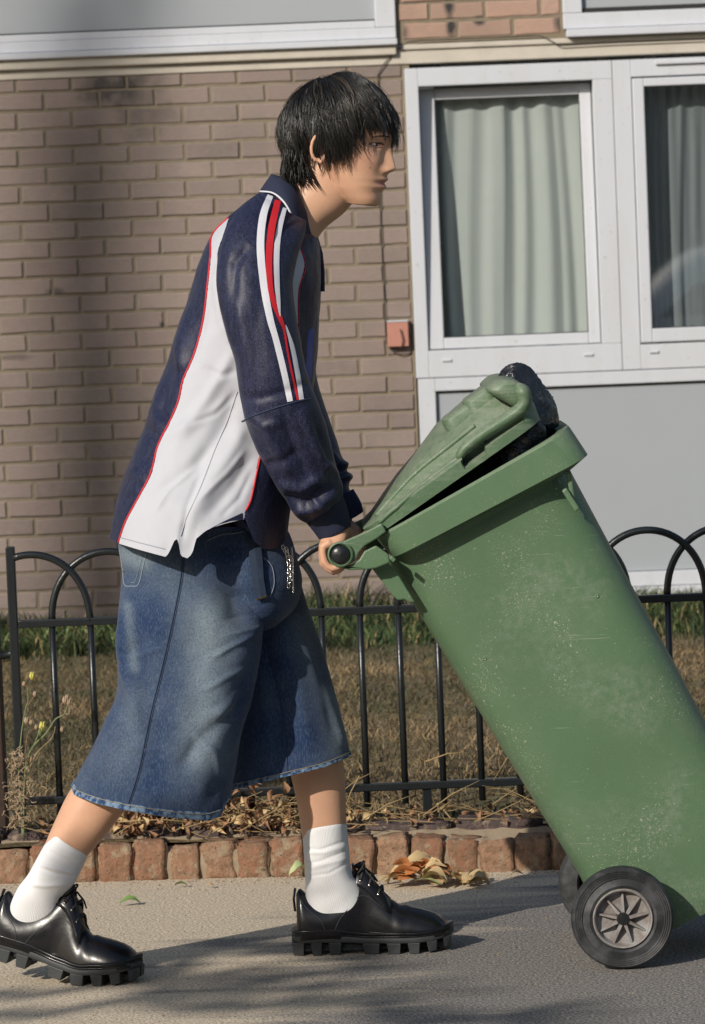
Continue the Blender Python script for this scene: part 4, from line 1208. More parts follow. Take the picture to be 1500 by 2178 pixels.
md = body.modifiers.new('union', 'REMESH'); md.mode = 'VOXEL'; md.voxel_size = .0027; md.use_smooth_shade = True
ms = body.modifiers.new('soft', 'SMOOTH'); ms.factor = .5; ms.iterations = 3
dg = bpy.context.evaluated_depsgraph_get()
nm = bpy.data.meshes.new_from_object(body.evaluated_get(dg)); body.modifiers.clear(); old = body.data; body.data = nm; nm.name = 'body'
if not nm.materials: nm.materials.append(M['skin'])
for p in nm.polygons: p.use_smooth = True
co = np.zeros(len(nm.vertices)*3); nm.vertices.foreach_get('co', co); co = co.reshape(-1, 3)
C = np.ones((len(co), 4)); C[:, :3] = (.63, .375, .245)
q = co-HO; lx, ly, lz = q@HX_, q@HY_, q@HZ_
LI = ZS
isf = (lx > .05) & (np.abs(ly) < .07)
lipm = np.exp(-((lz-LI)/.0088)**4 - (ly/.024)**4)*(isf & (lx > .07))
cheek = np.exp(-((lz+.035)/.024)**2-((np.abs(ly)-.045)/.02)**2)*isf*.35
C[:, :3] = C[:, :3]*(1-lipm[:, None]*.9)+np.array((.42, .17, .14))*lipm[:, None]*.9
C[:, :3] = C[:, :3]*(1-cheek[:, None])+np.array((.60, .29, .21))*cheek[:, None]
earm = np.exp(-((lx-E0[0])/.022)**2-((lz-E0[1])/.032)**2)*(np.abs(ly) > .06)*.5
C[:, :3] = C[:, :3]*(1-earm[:, None])+np.array((.55, .24, .17))*earm[:, None]
ca = nm.color_attributes.new('col', 'FLOAT_COLOR', 'POINT'); ca.data.foreach_set('color', C.reshape(-1))
bvh_skin = BVHTree.FromPolygons([tuple(p) for p in co], [tuple(p.vertices) for p in nm.polygons])

# eyes, lids, brows
def surf(X, Y, Z, off=0):
    p = Vector(hw(X+.18, Y, Z)); h = bvh_skin.ray_cast(p, Vector(-HX_)); return np.array(h[0])+HX_*off
for s in (-1, 1):
    yc, zc = .0325*s, -.0065
    S = surf(0, yc, zc); lo = (S-HO)@HX_
    ec = hw(lo-.0090, yc, zc)
    mb = MB(); V = []; F = []
    A = []
    for k in range(9):
        ph = math.pi*k/8; A.append([ec+.0112*(math.cos(ph)*HX_+math.sin(ph)*(math.cos(t_)*HY_+.50*math.sin(t_)*HZ_)) for t_ in np.linspace(0, 2*math.pi, 20, endpoint=False)])
    gridmesh('eye', np.array(A), M['eye_white'], per)
    look = HX_*.97+HY_*.0; A = []
    for k in range(5):
        ph = .50*k/4; A.append([ec+.0114*(math.cos(ph)*HX_+math.sin(ph)*(math.cos(t_)*HY_+.60*math.sin(t_)*HZ_)) for t_ in np.linspace(0, 2*math.pi, 20, endpoint=False)])
    gridmesh('iris', np.array(A), M['eye_dark'], per)
    up = []; lw = []
    for u in np.linspace(-1, 1, 13):
        y = yc+.0148*u; zu = zc+.0034*(1-u*u)-.0006*u*s; zl = zc-.0026*(1-u*u)-.0006*u*s
        up.append(surf(0, y, zu, .0012)); lw.append(surf(0, y, zl, .0008))
    mb = MB(); mb.tube(up, [.0004+.0010*math.sin(k/12*math.pi) for k in range(13)], 6); mb.build('eyelash', M['lash'], per)
    mb = MB(); mb.tube([p-HZ_*-.003+HX_*.0004 for p in up], [.0004+.0010*math.sin(k/12*math.pi) for k in range(13)], 8); mb.tube([p-HZ_*.001 for p in lw], [.0005+.0011*math.sin(k/12*math.pi) for k in range(13)], 8)
    o = mb.build('eyelid', None, per); o.data.materials.append(M['skin']); a_ = o.data.color_attributes.new('col', 'FLOAT_COLOR', 'POINT'); a_.data.foreach_set('color', np.tile((.50, .29, .21, 1), len(o.data.vertices)))
    br = [surf(0, yc+.018*u, zc+.019-.003*u*u*(1), .0012) for u in np.linspace(-1, 1, 10)]
    mb = MB(); mb.tube(br, [.0003+.0007*math.sin(k/9*math.pi) for k in range(10)], 6, flat=(1, 1.6)); mb.build('eyebrow', M['lash'], per)
m_ = None
for yy in (0,):
    d_ = Vector(_f + _r*((787-750)/FPX) + _u*((1089-357)/FPX)).normalized(); m_ = np.array(bvh_skin.ray_cast(Vector(CAM), d_)[0])
if m_ is not None:
    mb = MB(); mb.lathe(m_, [(.0001, -.0006), (.0011, -.0003), (.0012, .001)], 8); mb.build('mole', M['lash'], per)

# ---------------- hair: a dark cap and several thousand tapered locks
hr = random.Random(11)
WH = (-.055, 0, .115)          # the crown whorl, head frame
def env(az, ph, k=1.0):
    """point of the hair envelope: az azimuth (0 front, + left), ph polar angle from the crown"""
    x, y, z = math.sin(ph)*math.cos(az), math.sin(ph)*math.sin(az), math.cos(ph)
    ax = .118 if x > 0 else .125
    # below the equator at the back the hair follows the neck
    if z < 0:
        s = 1+.10*z if x > -.2 else 1+.30*z
    else: s = 1
    return hw((ax*x-.004)*k*s, .094*y*k*s, (.128*z if z > 0 else .150*z)*k-.004)
def endphi(az):
    az = (az+math.pi) % (2*math.pi)-math.pi; a = abs(math.degrees(az))
    if az > 0: return math.radians(np.interp(a, [0, 20, 38, 52, 66, 78, 88, 96, 104, 116, 140, 180], [88, 89, 92, 98, 107, 113, 112, 93, 104, 140, 142, 138]))
    return math.radians(np.interp(a, [0, 10, 20, 32, 46, 58, 70, 80, 86, 90, 94, 104, 111, 116, 121, 140, 180], [88, 82, 76, 76, 83, 95, 106, 115, 110, 92, 82, 80, 84, 104, 134, 145, 144]))
POLE = np.array((-math.sin(R(24)), 0, math.cos(R(24))))
def envd(d, k):
    x, y, z = d; ax = .118 if x > 0 else .125
    s = 1 if z >= 0 else (1+.10*z if x > -.2 else 1+.30*z)
    k = k*(1+.045*noise.noise(Vector((x*2.6+5, y*2.6, z*2.6)))+.02*noise.noise(Vector((x*6, y*6+3, z*6))))
    return hw((ax*x-.004)*k*s, .094*y*k*s, (.128*z if z > 0 else .150*z)*k-.004)
def path(az, pe, f):
    e = np.array((math.sin(pe)*math.cos(az), math.sin(pe)*math.sin(az), math.cos(pe)))
    w = math.acos(max(-1, min(1, POLE @ e)))
    if w < 1e-3: return POLE
    if w > 2.9:
        w = 2.9
    v = (math.sin((1-f)*w)*POLE+math.sin(f*w)*e)/math.sin(w); return v/np.linalg.norm(v)
capg = []
for i in range(26):
    f = i/25
    capg.append([envd(path(az, endphi(az)*.90, f*.97+.001), .935) for az in np.linspace(0, 2*math.pi, 90, endpoint=False)])
hair = gridmesh('hair', np.array(capg), M['hair_cap'], per)
def cluster(mb, az0, pe, f0, kk, num, rad, spread, n=9, nv=4):
    """a lock: strands that start apart and gather towards one tip"""
    ea = az0 < 0 and 86 < abs(math.degrees(az0)) < 122; sway = hr.gauss(0, .04 if ea else (.07 if abs(az0) < 1.05 else .16)); wob = hr.uniform(.01, .03) if ea else hr.uniform(.05, .14); kk += hr.gauss(0, .014); ph = hr.uniform(0, 6.28); fq = hr.uniform(3, 7); lift = hr.uniform(.0, .035); flick = hr.gauss(0, .006)
    for _ in range(num):
        da = hr.gauss(0, spread); dk = hr.gauss(0, .010); dl = hr.uniform(.90, 1.03); pts = []
        ff = max(0, f0+hr.gauss(0, .03))
        for i in range(n):
            t = i/(n-1); f = ff+(dl-ff)*t
            az = az0+da*(1-.72*t*t)+sway*t*t+wob*math.sin(fq*t+ph)*t
            p = envd(path(az, pe, min(f, 1.05)), kk+dk+lift*math.sin(min(1, t*1.15)*math.pi)*.8+.011*math.sin(fq*1.7*t+ph))
            if t > .6: p = p+np.array((0, 0, -.016))*(t-.6)+HX_*flick*(t-.6)*3
            pts.append(p)
        r0 = rad*hr.uniform(.6, 1.3)
        mb.tube(pts, [r0*(.45+.75*math.sin(min(1, t*1.2+.1)*math.pi*.5))*(1-t**3.0)+.00012 for t in np.linspace(0, 1, n)], nv, caps=False, flat=(1.5, .7))
def azr():
    return hr.uniform(-math.pi, math.pi)
for ncl, num, kk, rad, spread in ((170, 14, .955, .0016, .085), (210, 15, .975, .0012, .07), (230, 14, .99, .0009, .06), (150, 10, 1.005, .0005, .05)):
    mb = MB()
    for _ in range(ncl):
        az = azr(); pe = endphi(az)
        
        long = hr.random() < .5
        pe2 = pe*(hr.uniform(.90, 1.05) if long else hr.uniform(.62, .98))
        cluster(mb, az, pe2, hr.uniform(.0, .12) if long else hr.uniform(.15, .5), kk, num, rad, spread, nv=4 if rad > .001 else 3)
    mb.build('hair_locks', M['hair'], hair, fix=False)['kind'] = 'stuff'
mb = MB()
for _ in range(90):
    az = azr(); pe = endphi(az); cluster(mb, az, pe*hr.uniform(.6, 1.0), hr.uniform(.1, .5), 1.005, 5, .0008, .03, nv=3)
mb.build('hair_locks', M['hair_sheen'], hair, fix=False)['kind'] = 'stuff'
# single stray hairs
mb = MB()
for _ in range(420):
    az = azr(); cluster(mb, az, endphi(az)*hr.uniform(.7, 1.04), hr.uniform(.0, .6), 1.015+hr.uniform(0, .03), 1, .00035, .05, nv=3)
mb.build('hair_locks', M['hair'], hair, fix=False)['kind'] = 'stuff'
# nape wisps
mb = MB()
for _ in range(420):
    x0, y0 = hr.uniform(600, 658), hr.uniform(315, 362)
    yy = YP - hr.uniform(.0, .062)*(1 if hr.random() < .8 else -1)
    tx, ty = x0+hr.uniform(2, 30), y0+hr.uniform(34, 58)
    a = P(x0, y0, yy); b = P((x0+tx)/2-6, (y0+ty)/2+4, yy-.004); c = P(min(tx, 684), min(ty, 414), yy-.002)
    mb.tube([a, b*.5+a*.5, b, (b+c)/2, c], [.0006, .0013, .0012, .0008, .0001], 4, caps=False)
mb.build('hair_locks', M['hair'], hair, fix=False)['kind'] = 'stuff'

# ---------------- shirt
NR, NS = 260, 420
shr = [(232, 1140, 606, 1158, YP-.03, .215, 2.3), (252, 1055, 619, 1085, YP-.025, .208, 2.3), (290, 950, 640, 990, YP-.012, .197, 2.3), (320, 870, 655, 900, YP, .185, 2.3), (352, 780, 670, 800, YP, .185, 2.3),
       (387, 680, 678, 710, YP, .185, 2.3), (415, 592, 682, 640, YP, .185, 2.3), (440, 522, 684, 585, YP, .18, 2.3), (462, 486, 684, 545, YP, .165, 2.3), (497, 452, 680, 515, YP, .13, 2.2), (535, 420, 672, 500, YP, .095, 2.1), (566, 400, 664, 490, YP, .072, 2.0)]
g = loft(shr, NR, NS)
tt = np.arange(NS)/NS*2*math.pi
hemline = [(225, 1140), (252, 1156), (300, 1170), (352, 1184), (358, 1178), (376, 1147), (379, 1150), (384, 1182), (398, 1187), (408, 1178), (418, 1148), (440, 1130), (480, 1110), (520, 1092), (540, 1150), (560, 1168), (606, 1165)]
hx = [a for a, b in hemline]; hy = [b for a, b in hemline]
near = np.clip(-np.sin(tt)*4, 0, 1)
pp = proj(g[0]); want = np.interp(pp[:, 0], hx, hy)
dz = -(want-pp[:, 1])/1037.0*near
fall = np.clip(1-np.arange(NR)/(NR*.10), 0, 1)[:, None]**1.5
g[..., 2] += fall*dz[None]
fl = [([(500, 740), (470, 800), (420, 880), (370, 950)], .008, 14), ([(505, 830), (480, 900), (440, 960), (400, 1020)], -.008, 16), ([(520, 900), (500, 950), (440, 1040), (395, 1120)], .010, 18),
      ([(545, 960), (500, 1030), (440, 1100)], -.008, 16), ([(440, 640), (410, 740), (385, 790), (372, 800)], -.008, 14), ([(395, 650), (380, 740), (388, 800)], .009, 13), ([(370, 740), (352, 830), (345, 880), (362, 900)], -.008, 12),
      ([(340, 800), (330, 870), (345, 915)], .007, 12), ([(300, 900), (330, 940), (310, 990)], -.006, 14), ([(270, 1000), (300, 1015), (290, 1060)], .006, 14), ([(250, 1080), (290, 1050), (300, 1020)], -.005, 10),
      ([(480, 520), (462, 600), (470, 680), (490, 730)], .006, 10), ([(430, 1000), (400, 1080), (385, 1150)], -.005, 8), ([(350, 930), (420, 900), (490, 850)], .004, 12), ([(320, 1060), (400, 1000), (450, 950)], -.004, 14), ([(500, 840), (460, 880), (400, 905)], -.004, 6), ([(520, 960), (480, 1010), (420, 1070)], .004, 6), ([(330, 1090), (360, 1040), (420, 990)], .004, 6), ([(540, 1000), (510, 1060), (470, 1100)], -.004, 7), ([(430, 780), (470, 800), (500, 790)], -.004, 7)]
g = folds(g, fl); g = wav(g, .005, 4, (2.5, 6)); g = wav(g, .0012, 8, (14, 30))
pp = proj(g); nrm = grid_normals(g); nearm = nrm[..., 1] < .35
Lc = px2([(710, 255), (625, 345), (615, 450), (600, 600), (575, 800), (530, 970), (470, 1110), (445, 1220), (400, 1330), (340, 1450), (300, 1600), (240, 1720), (170, 1850), (130, 1965)])
Rc = px2([(710, 255), (680, 350), (650, 450), (665, 560), (690, 700), (730, 830), (760, 940), (800, 1100), (860, 1300), (872, 1420), (875, 1500), (850, 1630), (825, 1740), (795, 1805)])
poly = [tuple(q) for q in resample(Lc, 60)]+[(252, 1215), (470, 1215), (521, 1100)]+[tuple(q) for q in resample(Rc, 60)[::-1]]
white = inpoly(pp, poly) & nearm
# the far side mirrors it roughly; leave the chest panel too
chest = px2([(1085, 400), (1112, 500), (1100, 560), (1082, 620), (1076, 700), (1078, 850), (1060, 760), (1045, 680), (1040, 600), (1060, 500)])
white |= inpoly(pp, chest) & nearm
blue = inpoly(pp, [(656, 700), (669, 695), (662, 812), (649, 800)]) & nearm
wf = white[:-1] & white[1:] & np.roll(white, -1, 1)[:-1] | (white[:-1] & np.roll(white, -1, 1)[1:])
bf = blue[:-1] & blue[1:]
shirt = gridmesh('shirt', g, M['navy_jersey'], per, keep=~(wf | bf))
gridmesh('white_side_panel', g, M['white_jersey'], shirt, keep=wf)
gridmesh('blue_chest_print', g, M['blue_print'], shirt, keep=bf)
mb = MB(); mb.add(g[6]*.96+g[6].mean(0)*.04, [tuple(range(NS))]); mb.build('shirt_inside', M['navy_jersey'], shirt)
bvh_shirt = make_bvh(g[:, ::2])
piping('red_piping', [tuple(q) for q in Lc], .0019, bvh_shirt, M['red_tape'], shirt)
piping('red_piping', px2([(860, 1440), (875, 1500), (850, 1630), (825, 1740), (800, 1795)]), .0019, bvh_shirt, M['red_tape'], shirt)
piping('red_piping', px2([(1085, 405), (1112, 500), (1100, 560), (1082, 620), (1076, 700), (1078, 850)]), .0014, bvh_shirt, M['red_tape'], shirt)
piping('side_seam', px2([(755, 1170), (700, 1330), (640, 1470), (560, 1680), (490, 1830), (455, 1930)]), .0009, bvh_shirt, M['white_jersey'], shirt)
piping('hem_stitch', [(256, 1143), (300, 1155), (352, 1168)], .0006, bvh_shirt, M['seam_white'], shirt)

# ---------------- sleeves
slv = [(552, 418, 652, 470, 7.80, .035), (508, 446, 648, 500, 7.765, .055), (478, 497, 634, 545, 7.735, .068), (462, 560, 624, 600, 7.712, .076), (464, 630, 628, 660, 7.697, .078), (480, 702, 640, 722, 7.687, .076),
       (501, 770, 650, 775, 7.68, .074), (510, 835, 662, 815, 7.68, .072), (524, 900, 680, 862, 7.685, .070), (546, 958, 694, 905, 7.70, .067), (580, 1022, 706, 955, 7.72, .064), (612, 1072, 716, 1000, 7.745, .060), (632, 1100, 728, 1032, 7.76, .055), (652, 1112, 728, 1060, 7.775, .045)]
s = loft(slv, 260, 240)
sf = [([(512, 850), (560, 845), (620, 830), (672, 805)], -.004, 9), ([(505, 640), (520, 720), (530, 800)], .004, 12), ([(560, 560), (545, 700), (560, 800)], -.002, 14), ([(530, 520), (500, 560), (492, 640)], -.006, 12),
      ([(560, 900), (590, 960), (620, 1010)], .008, 12), ([(600, 880), (630, 960), (660, 1020)], -.008, 12), ([(640, 870), (672, 950), (700, 1000)], .009, 11), ([(590, 1030), (640, 1040), (690, 1010)], .009, 10), ([(600, 1058), (650, 1072), (705, 1030)], -.010, 9),
      ([(625, 1085), (660, 1085), (715, 1045)], .010, 9), ([(690, 980), (705, 1000), (716, 1015)], .007, 8), ([(670, 900), (690, 960), (700, 990)], -.005, 8), ([(560, 990), (590, 985), (640, 960)], -.006, 10), ([(520, 880), (560, 905), (600, 900)], .005, 10), ([(655, 1050), (680, 1075), (700, 1085)], .006, 7)]
s = folds(s, sf); s = wav(s, .0018, 14, (3, 6)); s = wav(s, .0006, 15, (15, 35))
sleeve = gridmesh('sleeve', s, M['navy_jersey'], shirt, cap1=True, cap0=True)
bvh_sl = make_bvh(s[:, ::2], g[:, ::2])
f2 = loft([(566, 424, 655, 470, 8.0, .035), (540, 470, 668, 520, 8.04, .06), (530, 580, 668, 600, 8.10, .078), (535, 700, 668, 705, 8.12, .078), (545, 800, 674, 790, 8.12, .074), (560, 870, 688, 850, 8.12, .070), (585, 940, 708, 915, 8.11, .066), (620, 1000, 728, 965, 8.09, .062), (650, 1045, 745, 1010, 8.07, .058), (672, 1070, 742, 1035, 8.05, .05), (686, 1082, 746, 1050, 8.045, .044), (694, 1098, 750, 1066, 8.04, .038)], 200, 160)
f2 = folds(f2, [([(700, 960), (720, 985), (745, 990)], .008, 8), ([(690, 1015), (720, 1022), (750, 1010)], .010, 7), ([(690, 1000), (720, 1004), (745, 1000)], -.008, 7)], near=False); f2 = wav(f2, .004, 44, (5, 10))

gridmesh('sleeve', f2, M['navy_jersey'], shirt, cap1=True, cap0=True)
strip('white_stripe', px2([(930, 140), (892, 240), (876, 400), (892, 600), (925, 780), (958, 900), (1000, 1070), (1032, 1222)]), [12, 16, 16, 15, 13, 13, 12], bvh_sl, M['white_tape'], sleeve, 90)
strip('red_stripe', px2([(968, 165), (937, 300), (921, 450), (925, 600), (945, 700), (980, 790), (1000, 850), (1025, 1000), (1073, 1215)]), [13, 15, 14, 12, 11, 10, 5, 4, 5], bvh_sl, M['red_tape'], sleeve, 90)
strip('white_stripe', px2([(1004, 205), (972, 330), (960, 450), (962, 600), (970, 700), (978, 775)]), [8, 12, 12, 11, 8, 1.5], bvh_sl, M['white_tape'], sleeve, 60)
strip('white_stripe', px2([(1006, 820), (1040, 930), (1070, 1080), (1091, 1212)]), [2, 9, 10, 10], bvh_sl, M['white_tape'], sleeve, 50)
piping('elbow_seam', [(514, 897), (540, 884), (590, 866), (640, 852), (664, 848)], .0013, bvh_sl, M['seam_dark'], sleeve)
c1 = loft([(640, 1098, 728, 1050, 7.775, .040), (655, 1116, 737, 1074, 7.782, .040), (668, 1132, 743, 1095, 7.786, .038), (682, 1150, 747, 1117, 7.79, .036), (690, 1146, 742, 1118, 7.79, .031)], 30, 60)
gridmesh('cuff', c1, M['navy_rib'], shirt, cap1=True)
c2_ = loft([(690, 1080, 752, 1040, 8.04, .038), (705, 1104, 768, 1068, 8.035, .037), (716, 1120, 773, 1088, 8.03, .034)], 30, 50)
gridmesh('cuff', c2_, M['navy_rib'], shirt, cap1=True)
# collar: two leaves folded down from the neck
for sd in (-1, 1):
    inn = resample([(578, 371), (604, 380), (630, 404), (646, 440), (660, 478), (674, 508)], 40); out = resample([(553, 407), (582, 411), (606, 432), (626, 470), (643, 512), (658, 546)], 40)
    V = []
    for k in range(40):
        t_ = k/39; sn = math.sin(math.pi*min(1, t_*.95+.02))**.75
        yi = .066*sn; yo = .112*sn+.01*t_
        for j in range(8):
            u = j/7; q = inn[k]*(1-u)+out[k]*u; y = YP+sd*(yi*(1-u)+yo*u + .010*math.sin(u*math.pi))
            V.append(P(q[0], q[1], y))
    F = [(k*8+j, k*8+j+1, (k+1)*8+j+1, (k+1)*8+j) for k in range(39) for j in range(7)]
    mb = MB(); mb.add(V, F, True); o = mb.build('collar', M['navy_rib'], shirt); so_ = o.modifiers.new('t', 'SOLIDIFY'); so_.thickness = .003; so_.offset = 0
    mb = MB(); mb.tube([V[k*8+7] for k in range(40)], .0021, 6); mb.build('collar_piping', M['white_tape'], shirt)
    # stand inside the collar
    V2 = []
    for k in range(40):
        q = inn[k]; t_ = k/39; sn = math.sin(math.pi*min(1, t_*.95+.02))**.75; V2.append(P(q[0], q[1], YP+sd*.066*sn)); V2.append(P(q[0]-4, q[1]+26, YP+sd*.070*sn))
    mb = MB(); mb.add(V2, [(2*k, 2*k+1, 2*k+3, 2*k+2) for k in range(39)], True); mb.build('collar_stand', M['navy_rib'], shirt)
mb = MB(); pl = [P(672, 506, YP-.01), P(682, 540, YP-.012), P(686, 580, YP-.01), P(686, 620, YP-.01)]; mb.tube(pl, .010, 8, flat=(1.2, .5)); mb.build('placket', M['navy_rib'], shirt)

# ---------------- shorts
def dcol(g_, blobs, base_=.04):
    pp_ = proj(g_); f_ = np.full(pp_.shape[:-1], base_)
    for line, a, w in blobs: q_, _ = poly_dist(pp_, line); f_ += a*np.exp(-(q_/w)**2)
    c_ = np.zeros(f_.shape+(3,)); c_[..., 0] = np.clip(f_, 0, 1); return c_
fade = [([(450, 1330), (440, 1450), (430, 1600)], .55, 52), ([(262, 1180), (300, 1190)], .45, 22), ([(272, 1290), (285, 1420)], .35, 12), ([(330, 1200), (420, 1290)], .2, 60), ([(700, 1480), (728, 1580)], .4, 24), ([(640, 1330), (670, 1430)], .25, 40), ([(300, 1500), (250, 1640)], .18, 40)]
hip = loft([(249, 1120, 596, 1105, YP, .155, 2.5), (251, 1160, 618, 1140, YP, .165, 2.5), (260, 1220, 634, 1195, YP, .17, 2.5), (262, 1275, 642, 1240, YP, .165, 2.5), (290, 1330, 630, 1290, YP, .14, 2.5), (360, 1375, 590, 1330, YP, .10, 2.5)], 90, 240)
hip = folds(hip, [([(480, 1120), (500, 1220), (520, 1320)], -.028, 42), ([(262, 1270), (300, 1250), (330, 1235)], .006, 8), ([(500, 1200), (540, 1230), (560, 1290)], -.006, 10), ([(430, 1130), (400, 1220)], .003, 12)]); hip = wav(hip, .004, 21, (4, 9))  # first broad fold is added, sunk to turn the upper front dark
legN = loft([(262, 1215, 520, 1215, 7.825, .080, 2.3), (255, 1290, 562, 1290, 7.805, .105, 2.3), (250, 1370, 558, 1375, 7.80, .11, 2.2), (248, 1470, 540, 1465, 7.79, .112, 2.1), (216, 1560, 516, 1560, 7.785, .113, 2.0), (180, 1625, 500, 1640, 7.78, .115, 2.0), (152, 1672, 487, 1700, 7.78, .117, 2.0)], 190, 300)
legF = loft([(470, 1215, 628, 1200, 7.97, .085, 2.4), (480, 1290, 653, 1285, 7.975, .10, 2.4), (490, 1400, 687, 1380, 7.975, .108, 2.3), (488, 1500, 715, 1480, 7.97, .112, 2.3), (480, 1590, 736, 1560, 7.965, .115, 2.3), (476, 1680, 746, 1606, 7.96, .117, 2.3)], 190, 300)
def sag(g_, line, Yd):
    pp_ = proj(g_[-1]); x = [a for a, b in line]; y = [b for a, b in line]; want = np.interp(pp_[:, 0], x, y)
    t_ = np.arange(g_.shape[1])/g_.shape[1]*2*math.pi; nearw = np.clip(-np.sin(t_)*3+.2, 0, 1)
    dz_ = -(want-pp_[:, 1])/1045*nearw; fall_ = np.clip((np.arange(g_.shape[0])/g_.shape[0]-.6)/.4, 0, 1)[:, None]**1.3
    g_ = g_.copy(); g_[..., 2] += fall_*dz_[None]; return g_
legN = sag(legN, [(148, 1664), (160, 1692), (200, 1708), (260, 1723), (350, 1738), (440, 1746), (466, 1737), (490, 1680)], 0)
legF = sag(legF, [(470, 1690), (490, 1681), (550, 1666), (615, 1650), (690, 1632), (738, 1612), (748, 1600)], 0)
legN = folds(legN, [([(490, 1180), (510, 1260), (530, 1340)], -.028, 42), ([(265, 1290), (262, 1400), (285, 1480), (300, 1560)], .012, 13), ([(290, 1300), (300, 1400), (320, 1500)], -.006, 18), ([(350, 1400), (340, 1550), (330, 1680)], -.004, 30), ([(430, 1400), (470, 1500), (440, 1620), (400, 1720)], .010, 30), ([(540, 1400), (500, 1500), (420, 1580), (380, 1640)], -.008, 16), ([(250, 1500), (230, 1580), (200, 1660)], .010, 20), ([(520, 1460), (450, 1530)], .006, 10), ([(300, 1360), (255, 1420)], -.005, 14), ([(258, 1405), (300, 1392), (345, 1380)], .004, 6), ([(545, 1350), (500, 1372), (450, 1400)], .005, 6), ([(530, 1420), (480, 1440), (430, 1470)], .004, 6), ([(230, 1560), (280, 1590), (330, 1600)], .0035, 7), ([(410, 1560), (450, 1600), (470, 1660)], .005, 8)])  # first broad fold continues the added dip that darkens the thigh front
legN = wav(legN, .006, 22, (2.5, 6)); legN = wav(legN, .0012, 25, (14, 28))
legF = folds(legF, [([(600, 1320), (630, 1450), (660, 1600)], .008, 20), ([(655, 1320), (690, 1440), (715, 1560)], -.006, 14), ([(560, 1340), (590, 1480), (600, 1620)], -.008, 18), ([(690, 1450), (720, 1540), (735, 1590)], .006, 10)]); legF = wav(legF, .005, 23, (3, 7))
shorts = gridmesh('shorts', hip, M['denim'], per, col=dcol(hip, fade))
gridmesh('shorts_leg', legN, M['denim'], shorts, col=dcol(legN, fade))
gridmesh('shorts_leg', legF, M['denim'], shorts, col=dcol(legF, fade))
for L_ in (legN, legF):
    nn = grid_normals(L_); k = 9
    hm = L_[-k:]+nn[-k:]*.0022; inner = L_[-1:]-nn[-1:]*.004
    gh = np.concatenate([L_[-k-1:-k]-nn[-k-1:-k]*.001, hm, hm[-1:]-nn[-1:]*.005, L_[-k:-k+1]-nn[-k:-k+1]*.006])
    gridmesh('hem_turn_up', gh, M['denim_hem'], shorts)
bvh_sh = make_bvh(hip[:, ::2], legN[:, ::2], legF[:, ::2])
piping('side_seam', [(388, 1185), (383, 1240), (365, 1330), (340, 1440), (318, 1530), (295, 1640), (268, 1724)], .0013, bvh_sh, M['seam_dark'], shorts)
piping('side_seam', [(392, 1187), (387, 1240), (369, 1330), (344, 1440), (322, 1530), (299, 1640), (272, 1724)], .0006, bvh_sh, M['seam_dark'], shorts)
piping('inseam', [(566, 1360), (590, 1450), (605, 1540), (612, 1645)], .0012, bvh_sh, M['seam_dark'], shorts)
piping('hem_stitch', [(156, 1672), (168, 1682), (210, 1698), (262, 1710), (350, 1724), (430, 1731), (466, 1722)], .0007, bvh_sh, M['seam_gold'], shorts, off=.003)
piping('hem_stitch', [(500, 1668), (560, 1655), (620, 1640), (690, 1622), (742, 1600)], .0007, bvh_sh, M['seam_gold'], shorts, off=.003)
piping('pocket_stitch', [(312, 1178), (304, 1210), (295, 1243), (280, 1247), (266, 1244), (262, 1215), (256, 1170)], .0009, bvh_sh, M['seam_white'], shorts)
piping('pocket_stitch', [(304, 1180), (297, 1208), (288, 1236), (280, 1239)], .0006, bvh_sh, M['seam_white'], shorts)
piping('waistband_seam', [(440, 1150), (470, 1137), (500, 1134), (520, 1130)], .0009, bvh_sh, M['seam_white'], shorts)
piping('fly_seam', [(560, 1185), (578, 1205), (583, 1240), (575, 1268)], .0008, bvh_sh, M['seam_white'], shorts)
# end of the denim belt, and the key chains
def htt(px, py, off): h = hit(px, py, bvh_sh, off); return h if h is not None else P(px, py, 7.80)
Lq = [(528, 1148), (533, 1190), (540, 1230), (546, 1272)]; Rq = [(549, 1146), (555, 1190), (560, 1228), (565, 1262)]
A = [htt(*Lq[k], .008) for k in range(4)]; B = [htt(*Rq[k], .008) for k in range(4)]
V = []; 
for k in range(4): V += [A[k], (A[k]+B[k])/2+np.array((0, -.003, 0)), B[k]]
mb = MB(); mb.add(V, [(3*k+j, 3*k+j+1, 3*k+j+4, 3*k+j+3) for k in range(3) for j in range(2)]); belt = mb.build('belt_end', M['denim_shade'], per); sm_ = belt.modifiers.new('t', 'SOLIDIFY'); sm_.thickness = .003
mb = MB(); mb.tube([A[3], B[3]], .004, 8); mb.build('belt_tip', M['brass'], belt)
mb = MB(); mb.tube([a+np.array((.002, -.002, 0)) for a in A], .0008, 5); mb.build('belt_stitch', M['seam_white'], belt)
def chain(pts, L, r_, thick, name):
    c = resample(pts, 60); W3 = [htt(a, b, .012) for a, b in c]; d_ = np.cumsum([0]+[np.linalg.norm(W3[k+1]-W3[k]) for k in range(59)])
    out = MB(); n_ = int(d_[-1]/(L*.72)); W3 = np.array(W3)
    for i in range(n_+1):
        s_ = i*L*.72; p = np.array([np.interp(s_, d_, W3[:, a]) for a in range(3)]); p1 = np.array([np.interp(min(d_[-1], s_+L), d_, W3[:, a]) for a in range(3)])
        t_ = p1-p; t_ = t_/(np.linalg.norm(t_)+1e-9) if np.linalg.norm(t_) > 1e-6 else np.array((0, 0, -1.0))
        sd = np.cross(t_, (0, 1, 0)); sd /= np.linalg.norm(sd)+1e-9; fw = np.cross(t_, sd)
        a_ = sd*.8+fw*.6*(1 if i % 2 else -1); a_ /= np.linalg.norm(a_)
        ring = [p+t_*L*.5*math.cos(q_)+a_*r_*math.sin(q_) for q_ in np.linspace(0, 2*math.pi, 15)]
        out.tube(ring, thick, 6, caps=False)
    return out.build(name, M['silver'], per)
